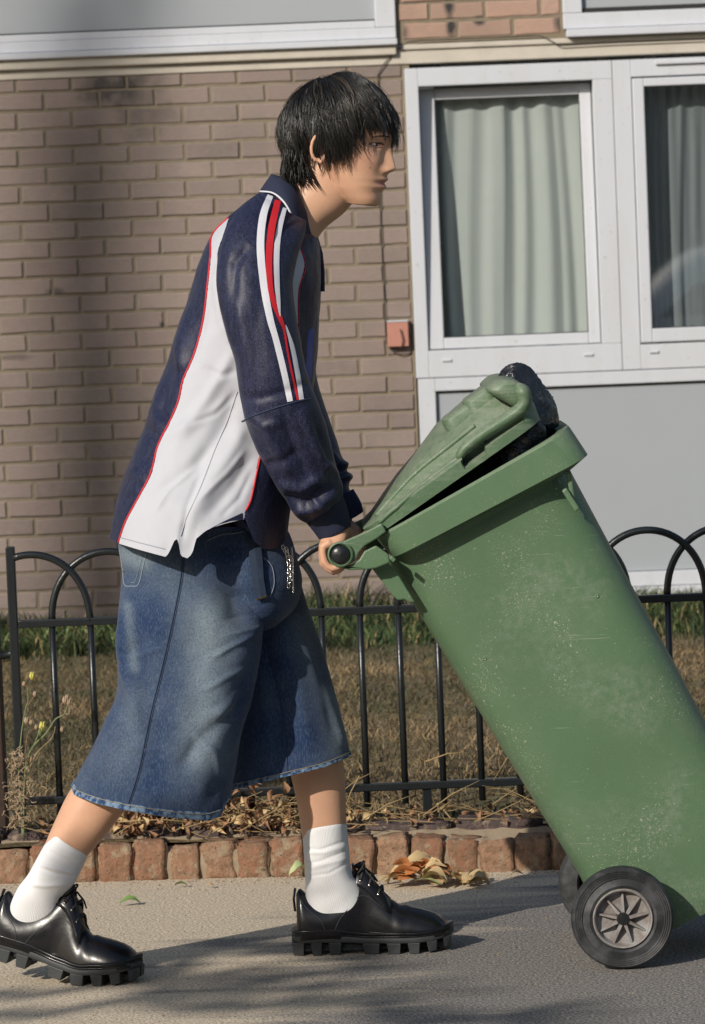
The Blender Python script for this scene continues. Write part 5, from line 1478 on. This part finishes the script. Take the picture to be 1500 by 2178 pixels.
chain([(600, 1172), (603, 1190), (606, 1215), (605, 1250)], .0115, .0036, .0010, 'key_chain')
chain([(594, 1168), (600, 1180), (610, 1192), (613, 1197)], .0115, .0036, .0010, 'key_chain')
chain([(610, 1170), (612, 1200), (613, 1230), (614, 1256)], .006, .0018, .0009, 'key_chain')

# ---------------- socks
def sock(r_, seed, fl_):
    s_ = loft(r_, 110, 120); s_ = folds(s_, fl_); s_ = wav(s_, .0015, seed, (8, 18)); gridmesh('sock', s_, M['sock'], per, cap1=True)
    return s_
sock([(641, 1756, 737, 1745, 7.972, .046), (642, 1766, 738, 1755, 7.973, .0475), (645, 1800, 741, 1790, 7.977, .046), (649, 1840, 745, 1828, 7.983, .044), (650, 1880, 752, 1862, 7.988, .040), (652, 1912, 768, 1885, 7.994, .036), (660, 1945, 780, 1930, 8.0, .032)], 31,
     [([(645, 1804), (680, 1808), (742, 1786)], -.0013, 3), ([(645, 1812), (690, 1814), (745, 1796)], .0016, 5), ([(648, 1838), (680, 1832), (748, 1806)], -.0014, 3), ([(650, 1848), (700, 1836), (750, 1822)], .0015, 5), ([(652, 1864), (700, 1858), (752, 1828)], -.0012, 3)])
sock([(112, 1766, 188, 1814, 7.785, .048), (108, 1774, 184, 1824, 7.785, .050), (88, 1810, 172, 1852, 7.785, .048), (66, 1850, 156, 1884, 7.785, .046), (38, 1890, 134, 1910, 7.79, .040), (22, 1925, 125, 1945, 7.80, .035), (20, 1960, 120, 1975, 7.81, .030)], 32,
     [([(84, 1838), (120, 1850), (164, 1856)], .003, 4), ([(80, 1846), (120, 1858), (160, 1864)], -.003, 4), ([(60, 1880), (100, 1884), (150, 1880)], .003, 5), ([(95, 1806), (130, 1824), (170, 1838)], -.002, 4)])

# ---------------- shoes
def shoe(origin, yaw, bend, lift=0.0):
    """local frame: x forward from the back of the heel, z up from the ground"""
    root = empty('shoe', tuple(origin)); root.parent = per; root.matrix_parent_inverse = Matrix.Translation(per.location).inverted()
    BX = .205
    def bendf(V):
        out = []
        for p in V:
            x, y, z = p; S_ = float(np.clip((x-.08)/.08, 0, 1)); S_ = S_*S_*(3-2*S_); z = z*(1-.17*S_) if z < .06 else z-.0102*S_
            if bend:
                r_ = BX-x; a = bend*np.clip((r_+.03)/.06, 0, 1)**1.0
                # rotate the hind part up about the ball
                if r_ > -.05:
                    dx, dz_ = x-BX, z-.03
                    ca, sa = math.cos(a), math.sin(a); x, z = BX+dx*ca+dz_*sa, .03-dx*sa+dz_*ca
            out.append((x, y, z))
        return out
    def mk(mb_, name, mat, parent, **kw):
        V = bendf(mb_.v); c, s_ = math.cos(yaw), math.sin(yaw)
        mb_.v = [(origin[0]+x*c-y*s_, origin[1]+x*s_+y*c, origin[2]+z) for x, y, z in V]
        o = mb_.build(name, mat, None, **kw); o.parent = parent; o.matrix_parent_inverse = Matrix.Translation(root.location).inverted() if parent is root else Matrix.Identity(4); return o
    # upper
    sec = [(.006, .126, .026), (.014, .137, .036), (.03, .124, .040), (.06, .112, .0425), (.085, .118, .042), (.108, .138, .040), (.126, .166, .037), (.140, .180, .035), (.154, .176, .036), (.170, .158, .040), (.19, .131, .045), (.205, .117, .048), (.225, .107, .0515), (.25, .101, .0530), (.275, .094, .0525), (.298, .085, .047), (.314, .071, .036), (.322, .056, .020)]
    A = catmull(np.array([(a, b, c) for a, b, c in sec]), 70); V = []; n_ = 56
    for x, zt, w in A:
        for k in range(n_):
            t_ = 2*math.pi*k/n_; e_ = 2.3 if x > .2 else 2.7
            cy = np.sign(math.cos(t_))*abs(math.cos(t_))**(2/e_); cz = np.sign(math.sin(t_))*abs(math.sin(t_))**(2/e_)
            zb = .046; zz = zb + (zt-zb)*max(cz, -.15)
            ww = w*(1-.30*max(0, cz)**2*(1 if x < .2 else .6))
            # creases over the toe joint
            cr = .0018*math.sin((x-.2)*210+cy*2)*math.exp(-((x-.225)/.022)**2)*max(0, cz)
            # slight waist
            ww *= 1-.06*math.exp(-((x-.13)/.05)**2)
            V.append((x, cy*ww, zz+cr))
    m_ = len(A); F = [(i*n_+k, i*n_+(k+1) % n_, (i+1)*n_+(k+1) % n_, (i+1)*n_+k) for i in range(m_-1) for k in range(n_)]+[tuple(range(n_)), tuple((m_-1)*n_+k for k in range(n_))]
    mb = MB(); mb.add(V, F, True); up = mk(mb, 'shoe_upper', M['leather'], root)
    def plan(x, gr=0):
        w = np.interp(x, [-.008, 0, .01, .03, .08, .13, .18, .22, .26, .29, .31, .325, .333], [0, .024, .034, .040, .040, .038, .045, .053, .056, .050, .040, .022, 0]); return w+gr
    def slab(name, z0, z1, gr, mat, x0=-.008, x1=.333, rise=True, bev=.002):
        xs_ = np.concatenate([np.linspace(x0, x0+.02, 8), np.linspace(x0+.025, x1-.05, 26), np.linspace(x1-.045, x1, 18)])
        mb_ = MB(); out = [(x, plan(x, gr if 0.0 < plan(x) else 0)) for x in xs_]; ring = [(x, -w) for x, w in out]+[(x, w) for x, w in out[::-1][1:-1]]
        n2 = len(ring); rs_ = lambda x: .014*max(0, (x-.24)/.09)**2 if rise else 0
        V_ = [(x, y, z0+rs_(x)) for x, y in ring]+[(x, y, z1+rs_(x)) for x, y in ring]
        F_ = [tuple(range(n2))[::-1], tuple(range(n2, 2*n2))]+[(i, (i+1) % n2, n2+(i+1) % n2, n2+i) for i in range(n2)]
        mb_.add(V_, F_); return mk(mb_, name, mat, root, bevel=bev, auto=50)
    slab('welt', .0465, .0545, .002, M['leather']); slab('welt_rib', .041, .0463, -.0005, M['leather'])
    sole = slab('sole', .027, .041, 0, M['rubber_sole'])
    for a, b in ((-.007, .020), (.034, .058), (.071, .098), (.142, .178), (.192, .222), (.236, .262), (.276, .298), (.311, .328)):
        mb = MB(); wa, wb = plan(max(a, .002)), plan(min(b, .322)); ra, rb = [.014*max(0, (x-.24)/.09)**2 for x in (a, b)]
        s1 = .004
        for sg in (-1, 1):
            V_ = [(a+s1, sg*(wa-.001), ra), (b-s1*.5, sg*(wb-.001), rb), (b, sg*wb, .0275+rb), (a, sg*wa, .0275+ra), (a+s1, sg*.004, ra), (b-s1*.5, sg*.004, rb), (b, sg*.004, .0275+rb), (a, sg*.004, .0275+ra)]
            mb.add(V_, [(0, 1, 2, 3), (4, 5, 6, 7), (0, 1, 5, 4), (1, 2, 6, 5), (2, 3, 7, 6), (3, 0, 4, 7)])
        mk(mb, 'sole_lug', M['rubber_sole'], root, bevel=.0015)
    mb = MB(); mb.box((.02, -.028, .012), (.31, .028, .024)); mk(mb, 'sole_core', M['black_gap'], root)
    # facings, tongue, laces, eyelets, heel tab, stitch lines
    def usurf(x, u):
        """point on the upper; u = -1 near side bottom .. 0 top .. 1 far side bottom"""
        zt = np.interp(x, A[:, 0], A[:, 1]); w = np.interp(x, A[:, 0], A[:, 2]); t_ = math.pi/2+u*math.pi/2; e_ = 2.3 if x > .2 else 2.7
        cy = -np.sign(math.cos(math.pi-t_))*0+(-math.cos(math.pi/2+u*math.pi/2+math.pi/2)); cy = math.sin(u*math.pi/2); cz = math.cos(u*math.pi/2)
        cy = np.sign(cy)*abs(cy)**(2/e_); cz = abs(cz)**(2/e_)
        ww = w*(1-.30*cz**2*(1 if x < .2 else .6)); ww *= 1-.06*math.exp(-((x-.13)/.05)**2)
        return np.array((x, cy*ww, .046+(zt-.046)*cz))
    V = []
    fx = [(.124, -.40, -.1), (.135, -.5, -.14), (.150, -.56, -.16), (.168, -.60, -.17), (.188, -.62, -.18), (.202, -.60, -.2)]
    for sg in (1, -1):
        mb = MB(); V = []
        for x, ua, ub in fx:
            for j in range(6):
                u = (ua+(ub-ua)*j/5)*sg; p = usurf(x, u); n3 = np.array((0.3, math.sin(u*1.57), math.cos(u*1.57))); V.append(p+n3*.0028)
        mb.add(V, [(i*6+j, i*6+j+1, (i+1)*6+j+1, (i+1)*6+j) for i in range(5) for j in range(5)], True); o = mk(mb, 'lace_facing', M['leather'], root); q_ = o.modifiers.new('t', 'SOLIDIFY'); q_.thickness = .002; q_.offset = -1
    mb = MB(); mb.tube([(.122, 0, .150), (.130, 0, .178), (.127, 0, .192)], [.020, .023, .015], 12, flat=(1, .22)); mk(mb, 'tongue', M['leather'], root)
    for k, x in enumerate((.142, .160, .178)):
        pN = usurf(x, -.42)+np.array((0, -.003, .002)); pF = usurf(x+.008, .42)+np.array((0, .003, .002)); mid = usurf(x+.006, 0)+np.array((.002, 0, .008))
        mb = MB(); mb.tube([pN, (pN+mid)/2+np.array((.001, -.002, .004)), mid, (pF+mid)/2+np.array((0, .002, .004)), pF], .0036, 8); mk(mb, 'lace', M['lace'], root)
        mb = MB(); mb.lathe((pN[0], pN[1]-.001, pN[2]), [(.0001, -.0016), (.0026, -.0012), (.003, .0006)], 12); mk(mb, 'eyelet', M['silver'], root)
    mb = MB()
    for sg in (-1, 1):
        mb.tube([(.140+.010*math.sin(q_)*.9+.006*q_/6.28, sg*(.003+.016*(1-math.cos(q_))/2), .190+.013*math.sin(q_*.5)*math.cos(q_*.5+.6)+.006*math.sin(q_)) for q_ in np.linspace(0, 6.28, 16)], .0022, 6)
        mb.tube([(.142, 0, .188), (.154, sg*.012, .182), (.168, sg*.024, .166), (.176, sg*.028, .152)], .0022, 6)
    mb.tube([(.134, -.006, .188), (.143, 0, .192), (.150, .006, .188)], [.005, .007, .005], 8)
    mk(mb, 'lace_bow', M['lace'], root)
    mb = MB(); mb.tube([(.002, 0, .09), (.000, 0, .115), (.004, 0, .138)], .0075, 8, flat=(1, .35)); mk(mb, 'heel_tab', M['leather'], root)
    def stitch(uv_):
        pts = [usurf(a, b)+np.array((0, -.0006 if b < 0 else .0006, .0004)) for a, b in catmull(np.array(uv_), 30)]; mb_ = MB(); mb_.tube(pts, .0007, 5); mk(mb_, 'stitch', M['rubber_sole'], root)
    stitch([(.085, -.98), (.10, -.80), (.125, -.68), (.16, -.62), (.20, -.60)]); stitch([(.012, -.45), (.03, -.62), (.055, -.78), (.065, -.98)])
    return root
o1 = P(628, 2022, 8.03); o1[2] = 0.0; o1 = np.array((P(628, 1990, 8.0)[0], 8.005, 0.0))
shoe(o1, R(-2), 0)
o2 = P(-20, 2060, 7.83); o2 = np.array((P(-26, 2000, 7.83)[0], 7.83, 0.0))
shoe(o2, R(-15), R(16))
# ================================================================ small things
# dry weed by the fence post
YWd = 9.17
weed = empty('weed', (P(45, 1780, YWd)[0], YWd, .1)); tag(weed, 'spindly dried weed with yellow flower buds in front of the left fence post', 'weed')
wr_ = random.Random(5)
def wst(line, r0, mat='stem_green', name='stem', dy=0):
    n = max(6, len(line)*4); c = resample(line, n); mb = MB(); mb.tube([P(a, b, YWd+dy) for a, b in c], list(np.linspace(r0, r0*.5, n)), 6); return mb.build(name, M[mat], weed)
wst([(48, 1780), (44, 1700), (40, 1640), (46, 1560), (54, 1510), (60, 1490), (58, 1462)], .0022)
wst([(50, 1780), (52, 1680), (64, 1600), (98, 1560), (118, 1530), (136, 1520), (144, 1500)], .0028)
wst([(50, 1700), (56, 1620), (74, 1580), (88, 1545)], .0018, dy=-.01)
wst([(54, 1600), (60, 1560), (78, 1548)], .0012, 'dry_brown'); wst([(60, 1500), (70, 1485), (76, 1475)], .0012, 'dry_brown'); wst([(58, 1462), (52, 1456)], .001, 'dry_brown')
wst([(60, 1640), (80, 1600), (110, 1570), (118, 1545)], .0016, 'straw')
def bud(px, py, s, mat, name='flower_bud'):
    mb = MB()
    for k in range(6):
        a = k*1.05; mb.tube([P(px, py+4*s, YWd), P(px+math.cos(a)*2.5*s, py-1*s, YWd+math.sin(a)*.002*s), P(px+math.cos(a)*2.2*s+1, py-7*s, YWd+math.sin(a)*.003*s)], [.0012*s, .0018*s, .0006*s], 5)
    return mb.build(name, M[mat], weed)
bud(68, 1440, 1.6, 'flower_yellow'); bud(90, 1548, 1.9, 'flower_yellow'); bud(86, 1560, 1.4, 'stem_green'); bud(138, 1492, 1.5, 'bud_pink'); bud(146, 1496, 1.3, 'bud_pink'); bud(142, 1486, 1.2, 'bud_pink'); bud(74, 1478, 1.1, 'bud_pink'); bud(51, 1456, 1.0, 'bud_pink'); bud(56, 1535, 1.4, 'bud_pink'); bud(66, 1538, 1.1, 'bud_pink'); bud(77, 1548, 1.0, 'bud_pink'); bud(64, 1618, 1.6, 'bud_pink'); bud(132, 1553, 1.1, 'bud_pink')
mb = MB()
for _ in range(260):
    y = wr_.uniform(1590, 1760); x = 44+wr_.gauss(0, 13)+(1700-y)*.02*0; p = P(x, y, YWd+wr_.uniform(-.02, .02)); q = p
    pts = [p]; d = np.array((wr_.gauss(0, 1), wr_.gauss(0, .6), wr_.gauss(0, 1))); d /= np.linalg.norm(d)
    for k in range(4): d = d+np.array((wr_.gauss(0, .6), wr_.gauss(0, .4), wr_.gauss(0, .6))); d /= np.linalg.norm(d); q = q+d*.0045; pts.append(q)
    mb.tube(pts, [.0007, .0013, .0014, .0009, .0003], 4, caps=False)
tag(mb.build('withered_leaves', M['bud_pink'], weed), kind='stuff')

# dry vines, straw and curled leaves lying over the edging
def leaf_geo(L, W_, curl, rs_, n=7):
    V = []; 
    for i in range(n):
        t = i/(n-1); w = W_*math.sin(math.pi*min(1, t*.92+.04))**.8*(1+.12*math.sin(t*17)); z = curl*math.sin(t*math.pi)*L
        for j in (-1, 0, 1):
            V.append((L*(t-.5), w*j, z-(curl*.9*w if j == 0 else 0)+(abs(j)*curl*W_*.8)+rs_.uniform(-.001, .001)))
    F = [(i*3+j, i*3+j+1, (i+1)*3+j+1, (i+1)*3+j) for i in range(n-1) for j in range(2)]
    return V, F
def put(V, loc, rot, s=1):
    Rm = Matrix.Rotation(rot[2], 3, 'Z') @ Matrix.Rotation(rot[1], 3, 'Y') @ Matrix.Rotation(rot[0], 3, 'X')
    return [tuple(Vector(loc)+Rm @ (Vector(v)*s)) for v in V]
lr = random.Random(21)
def kerb_y(x): return ka[1]+(x-ka[0])*(kb[1]-ka[1])/(kb[0]-ka[0])
mb = MB(); mb2 = MB(); mb3 = MB()
for _ in range(560):
    r_ = lr.random()
    if r_ < .35: x = lr.uniform(P(230, 1700, 9.1)[0], P(340, 1700, 9.1)[0]); h = lr.uniform(0, .10)
    elif r_ < .8: x = lr.gauss(P(560, 1700, 9.1)[0], .10); h = abs(lr.gauss(0, .045))
    else: x = lr.uniform(-.8, .45); h = lr.uniform(0, .03)
    y = kerb_y(x)+lr.uniform(.06, .26); z = .10+h*lr.uniform(.3, 1)
    V, F = leaf_geo(lr.uniform(.012, .032), lr.uniform(.004, .010), lr.uniform(.3, 1.0), lr, 5)
    (mb if lr.random() < .7 else mb2).add(put(V, (x, y, z), (lr.uniform(-1.5, 1.5), lr.uniform(-1.5, 1.5), lr.uniform(0, 6.3))), F, True)
for _ in range(110):
    x = lr.uniform(-.75, .5) if lr.random() < .6 else lr.gauss(P(560, 1700, 9.1)[0], .12); y = kerb_y(x)+lr.uniform(.05, .3); z = .10+lr.uniform(0, .02)
    a = lr.uniform(-.5, .5)+(math.pi if lr.random() < .5 else 0); L = lr.uniform(.05, .20); e = lr.uniform(0, .6); d = np.array((math.cos(a)*math.cos(e), math.sin(a)*math.cos(e)*.6, math.sin(e)))
    p = np.array((x, y, z)); bnd = np.array((0, 0, lr.uniform(-.02, .02)))
    mb3.tube([p, p+d*L*.35+bnd*.6, p+d*L*.7+bnd, p+d*L], [.0015, .0014, .0011, .0005], 4, caps=False)
for px0, py0, px1, py1 in ((690, 1712, 560, 1716), (500, 1720, 640, 1745), (765, 1650, 730, 1730), (905, 1620, 1000, 1600), (900, 1735, 1020, 1660), (770, 1745, 880, 1690), (1120, 1560, 1050, 1660), (250, 1748, 440, 1752)):
    a, b = P(px0, py0, 9.16), P(px1, py1, 9.16); m_ = (a+b)/2+np.array((0, 0, .008)); mb3.tube([a, m_, b], [.0018, .0016, .0008], 5)
tag(mb.build('dry_leaf_litter', M['dry_brown'], fix=False), 'curled brown dead leaves caught along the brick edging', kind='stuff')
tag(mb2.build('pale_leaf_litter', M['leaf_tan'], fix=False), 'tan dead leaf scraps caught along the brick edging', kind='stuff')
tag(mb3.build('dry_straw', M['straw'], fix=False), 'dry straw stalks lying over the brick edging', kind='stuff')

# heap of fallen leaves against the edging
c0 = G(925, 1882)
heap = empty('leaf_heap', (c0[0], c0[1], 0)); tag(heap, 'small heap of orange and tan fallen leaves against the brick edging', 'fallen leaves')
for i in range(58):
    t = i/57; px = 822+lr.betavariate(1.3, 1.6)*225; py = 1880+lr.uniform(-12, 14)*(1 if px < 960 else .7); g0 = G(px, py)
    V, F = leaf_geo(lr.uniform(.035, .07)*(1 if px < 950 else .7), lr.uniform(.010, .02), lr.uniform(.1, .45), lr)
    mat = 'leaf_orange' if (855 < px < 945 and lr.random() < .6) else ('leaf_pale' if lr.random() < .1 else 'leaf_tan')
    me = bpy.data.meshes.new('leaf'); me.from_pydata(put(V, (0, 0, 0), (lr.uniform(-.6, .6), lr.uniform(-.5, .3), lr.uniform(-.7, .7)+(3.14 if lr.random() < .5 else 0))), [], F); me.materials.append(M[mat])
    for p in me.polygons: p.use_smooth = True
    o = bpy.data.objects.new('leaf', me); COL.objects.link(o); o.parent = heap
    hgt = .010+.028*max(0, 1-((px-890)/75)**2)*lr.random(); o.location = (g0[0]-c0[0], g0[1]-c0[1], hgt)
def single(px, py, L, W_, mat, rz, label, curl=.25):
    g0 = G(px, py); V, F = leaf_geo(L, W_, curl, lr, 9); me = bpy.data.meshes.new('fallen_leaf'); me.from_pydata(put(V, (0, 0, 0), (.25, .05, rz)), [], F); me.materials.append(M[mat])
    for p in me.polygons: p.use_smooth = True
    o = bpy.data.objects.new('fallen_leaf', me); COL.objects.link(o); o.location = (g0[0], g0[1], .007); tag(o, label, 'leaf')
single(277, 1927, .048, .011, 'leaf_green', .15, 'bright green leaf lying on the pavement in front of the rear shoe')
single(386, 1889, .030, .008, 'leaf_green', 3.0, 'small green leaf at the foot of the brick edging')
single(636, 1868, .055, .014, 'leaf_pale', .6, 'pale green leaf behind the front ankle', .5)
single(1100, 1866, .03, .008, 'leaf_tan', .1, 'tan scrap of leaf in the shade beyond the leaf heap')
single(448, 1890, .02, .006, 'leaf_tan', .4, 'tiny tan leaf scrap at the edging near the middle')
single(60, 1775, .05, .011, 'white_print', .5, 'pale scrap lying at the foot of the weed', .3) if False else None

# pebbles and grit on the pavement
mb = MB()
for _ in range(900):
    x = lr.uniform(-.95, .95); y = lr.uniform(7.3, 9.0) if lr.random() < .4 else kerb_y(x)-abs(lr.gauss(0, .05))
    s = lr.uniform(.0012, .0035)
    V = [(x+s*a, y+s*b, s*c*.6+.0005) for a, b, c in ((1, 0, 0), (0, 1, 0), (-1, 0, 0), (0, -1, 0), (0, 0, 1.2))]; mb.add(V, [(0, 1, 4), (1, 2, 4), (2, 3, 4), (3, 0, 4)])
tag(mb.build('grit', M['kerb_mortar'], fix=False), 'loose grit along the foot of the edging', kind='stuff')

# ---------------------------------------------------------------- behind the camera: what throws the soft shade and shows in the glass
hg = MB(); hr2 = random.Random(9)
hedge = empty('hedge', (0, -17, 0)); tag(hedge, 'tall dark hedge across the road, mirrored in the window glass', 'hedge')
mb = MB(); mb.box((-30, -18.5, -.12), (30, -17.2, 9.5)); mb.build('hedge_core', M['hedge'], hedge)
V = []; F = []
for _ in range(9000):
    x, z = hr2.uniform(-25, 25), hr2.uniform(-.1, 10); y = -17.1+hr2.uniform(-.1, .35); s = hr2.uniform(.06, .16); a, b = hr2.uniform(0, 6.3), hr2.uniform(-1, 1)
    k = len(V); V += [(x-s*math.cos(a), y, z-s*math.sin(a)), (x+s*math.sin(a), y+b*s, z-s*math.cos(a)), (x+s*math.cos(a), y, z+s*math.sin(a)), (x-s*math.sin(a), y-b*s, z+s*math.cos(a))]; F.append((k, k+1, k+2, k+3))
mb = MB(); mb.add(V, F); tag(mb.build('hedge_leaves', M['hedge'], hedge, fix=False), kind='stuff')
# bare street tree up-sun: its trunk and boughs put the soft dark bands on the wall
def sunback(px, py, dist, Y=YW):
    q = Vector(P(px, py, Y)); return q - SUN*dist
tree = empty('street_tree', tuple(sunback(215, 900, 40)[:2])+(0,)); tag(tree, 'bare street tree up the road whose limbs throw soft shade on the wall', 'tree')
a = sunback(225, 1330, 40); b = sunback(200, 600, 40); c = sunback(235, 150, 40)
mb = MB(); base_ = Vector((a.x, a.y, -.12)); mb.tube([base_, a, b, c, c+Vector((.2, 0, 2))], [.28, .17, .15, .12, .06], 12); trunk = mb.build('trunk', M['bark'], tree)
mb = MB()
for (p0, p1, r_) in (((190, 1330), (120, 700), .10), ((120, 700), (95, 100), .09), ((95, 100), (110, -80), .06), ((200, 600), (60, 300), .05), ((215, 430), (330, 200), .05), ((205, 700), (110, 520), .035), ((220, 300), (150, 60), .05), ((235, 150), (420, -60), .05), ((60, 300), (-40, 120), .03), ((230, 1000), (300, 700), .03)):
    q0, q1 = sunback(*p0, 40), sunback(*p1, 40); mb.tube([q0, (q0+q1)/2+Vector((.05, .1, .05)), q1], [r_, r_*.8, r_*.4], 8)
mb.build('bough', M['bark'], tree)

# a nearer roadside tree: its low bare boughs lay streaks of soft shade over the pavement
tr2 = empty('street_tree', (-6.9, 1.0, -.12)); tag(tr2, 'roadside tree beside the camera whose low boughs streak the pavement with shade', 'tree')
mb = MB(); mb.tube([(-6.9, 1.0, -.12), (-6.85, 1.05, 1.5), (-6.8, 1.1, 3.0), (-6.75, 1.15, 4.2)], [.17, .14, .11, .06], 12); mb.build('trunk', M['bark'], tr2)
top_ = np.array((-6.78, 1.12, 4.0))
def gs(px, py): return np.array(Vector(G(px, py))-SUN*7.2)
for start, line, r0 in ((top_, [(-90, 2128), (120, 2106), (330, 2088), (560, 2074), (760, 2066)], .045), (top_, [(-90, 2172), (140, 2146), (340, 2122), (540, 2104), (700, 2094)], .045), (gs(330, 2123), [(400, 2030), (500, 2014), (640, 2020), (800, 2034)], .045), (gs(300, 2127), [(440, 2150), (600, 2134), (760, 2122), (930, 2118)], .036), (gs(760, 2122), [(860, 2178), (1000, 2166), (1170, 2170)], .034)):
    c_ = catmull(np.array([gs(*q) for q in line]), 24)+np.array([(0, 0, .03*math.sin(k*.9)) for k in range(24)])
    r0 *= .72
    mb = MB(); mb.tube([start, start*.5+c_[0]*.5]+list(c_), [r0, r0]+list(np.linspace(r0, r0*.5, 24)), 7)
    for k_, (dy_, sh) in enumerate(((-20, 5), (16, 8), (-36, 11), (30, 14), (-12, 17))):
        t0 = c_[sh]; px_, py_ = line[1][0]+(line[-1][0]-line[1][0])*sh/24, line[1][1]+(line[-1][1]-line[1][1])*sh/24
        mb.tube([t0, gs(px_+60, py_+dy_*.6), gs(px_+150, py_+dy_), gs(px_+260, py_+dy_-4)], [r0*.6, r0*.55, r0*.5, r0*.15], 6)
    mb.build('bough', M['bark'], tr2)

# parked white car, seen only as a reflection in the right-hand window
car = empty('parked_car', (3.4, -3.2, -.12)); tag(car, 'white parked car mirrored in the right-hand window', 'car')
cx, cy = 1.25, -3.2
sec = [(0, .42, .62), (.05, .38, .74), (.35, .30, .86), (.95, .28, .98), (1.25, .28, 1.06), (1.75, .26, 1.42), (2.2, .26, 1.50), (3.0, .26, 1.47), (3.6, .28, 1.20), (4.1, .30, 1.02), (4.3, .42, .80)]
A = []
for x, zb, zt in catmull(np.array(sec), 60):
    hwid = .86*(1-.12*abs((x-2.15)/2.15)**4)
    ring = [(cx+x, cy+hwid*sy*(1 if sz < .55 else (.80 if zt > 1.15 else .95)), -.12+(zb+(zt-zb)*sz)*1.13) for sy, sz in ((-1, 0), (-1.02, .3), (-1, .55), (-.92, .85), (-.6, 1), (0, 1.03), (.6, 1), (.92, .85), (1, .55), (1.02, .3), (1, 0))]
    A.append(ring)
gridmesh('car_body', np.array(A), M['car_white'], car, cap0=True, cap1=True)
for wx in (.85, 3.45):
    for sy in (-.80, .72):
        mb = MB(); mb.lathe((cx+wx, cy+sy, .19), [(.0, .0), (.2, .0), (.31, .02), (.31, .16), (.2, .18), (0, .18)], 24); mb.build('car_wheel', M['tyre_plain'], car)
for sy in (-1, 1):
    mb = MB(); mb.prism([(cx+1.5, .98), (cx+1.85, 1.27), (cx+2.9, 1.29), (cx+3.35, 1.02)], cy+sy*.80-.03, cy+sy*.80+.03); mb.build('side_window', M['car_glass'], car)

# give every free-standing mesh an origin at its own foot
for o in list(sc.objects):
    if o.type == 'MESH' and o.parent is None and o.location.length == 0 and o.get('kind') != 'structure' and not o.children:
        n_ = len(o.data.vertices); c = np.zeros(n_*3); o.data.vertices.foreach_get('co', c); c = c.reshape(-1, 3)
        m_ = np.array((c[:, 0].mean(), c[:, 1].mean(), c[:, 2].min())); c -= m_; o.data.vertices.foreach_set('co', c.reshape(-1)); o.location = m_; o.data.update()
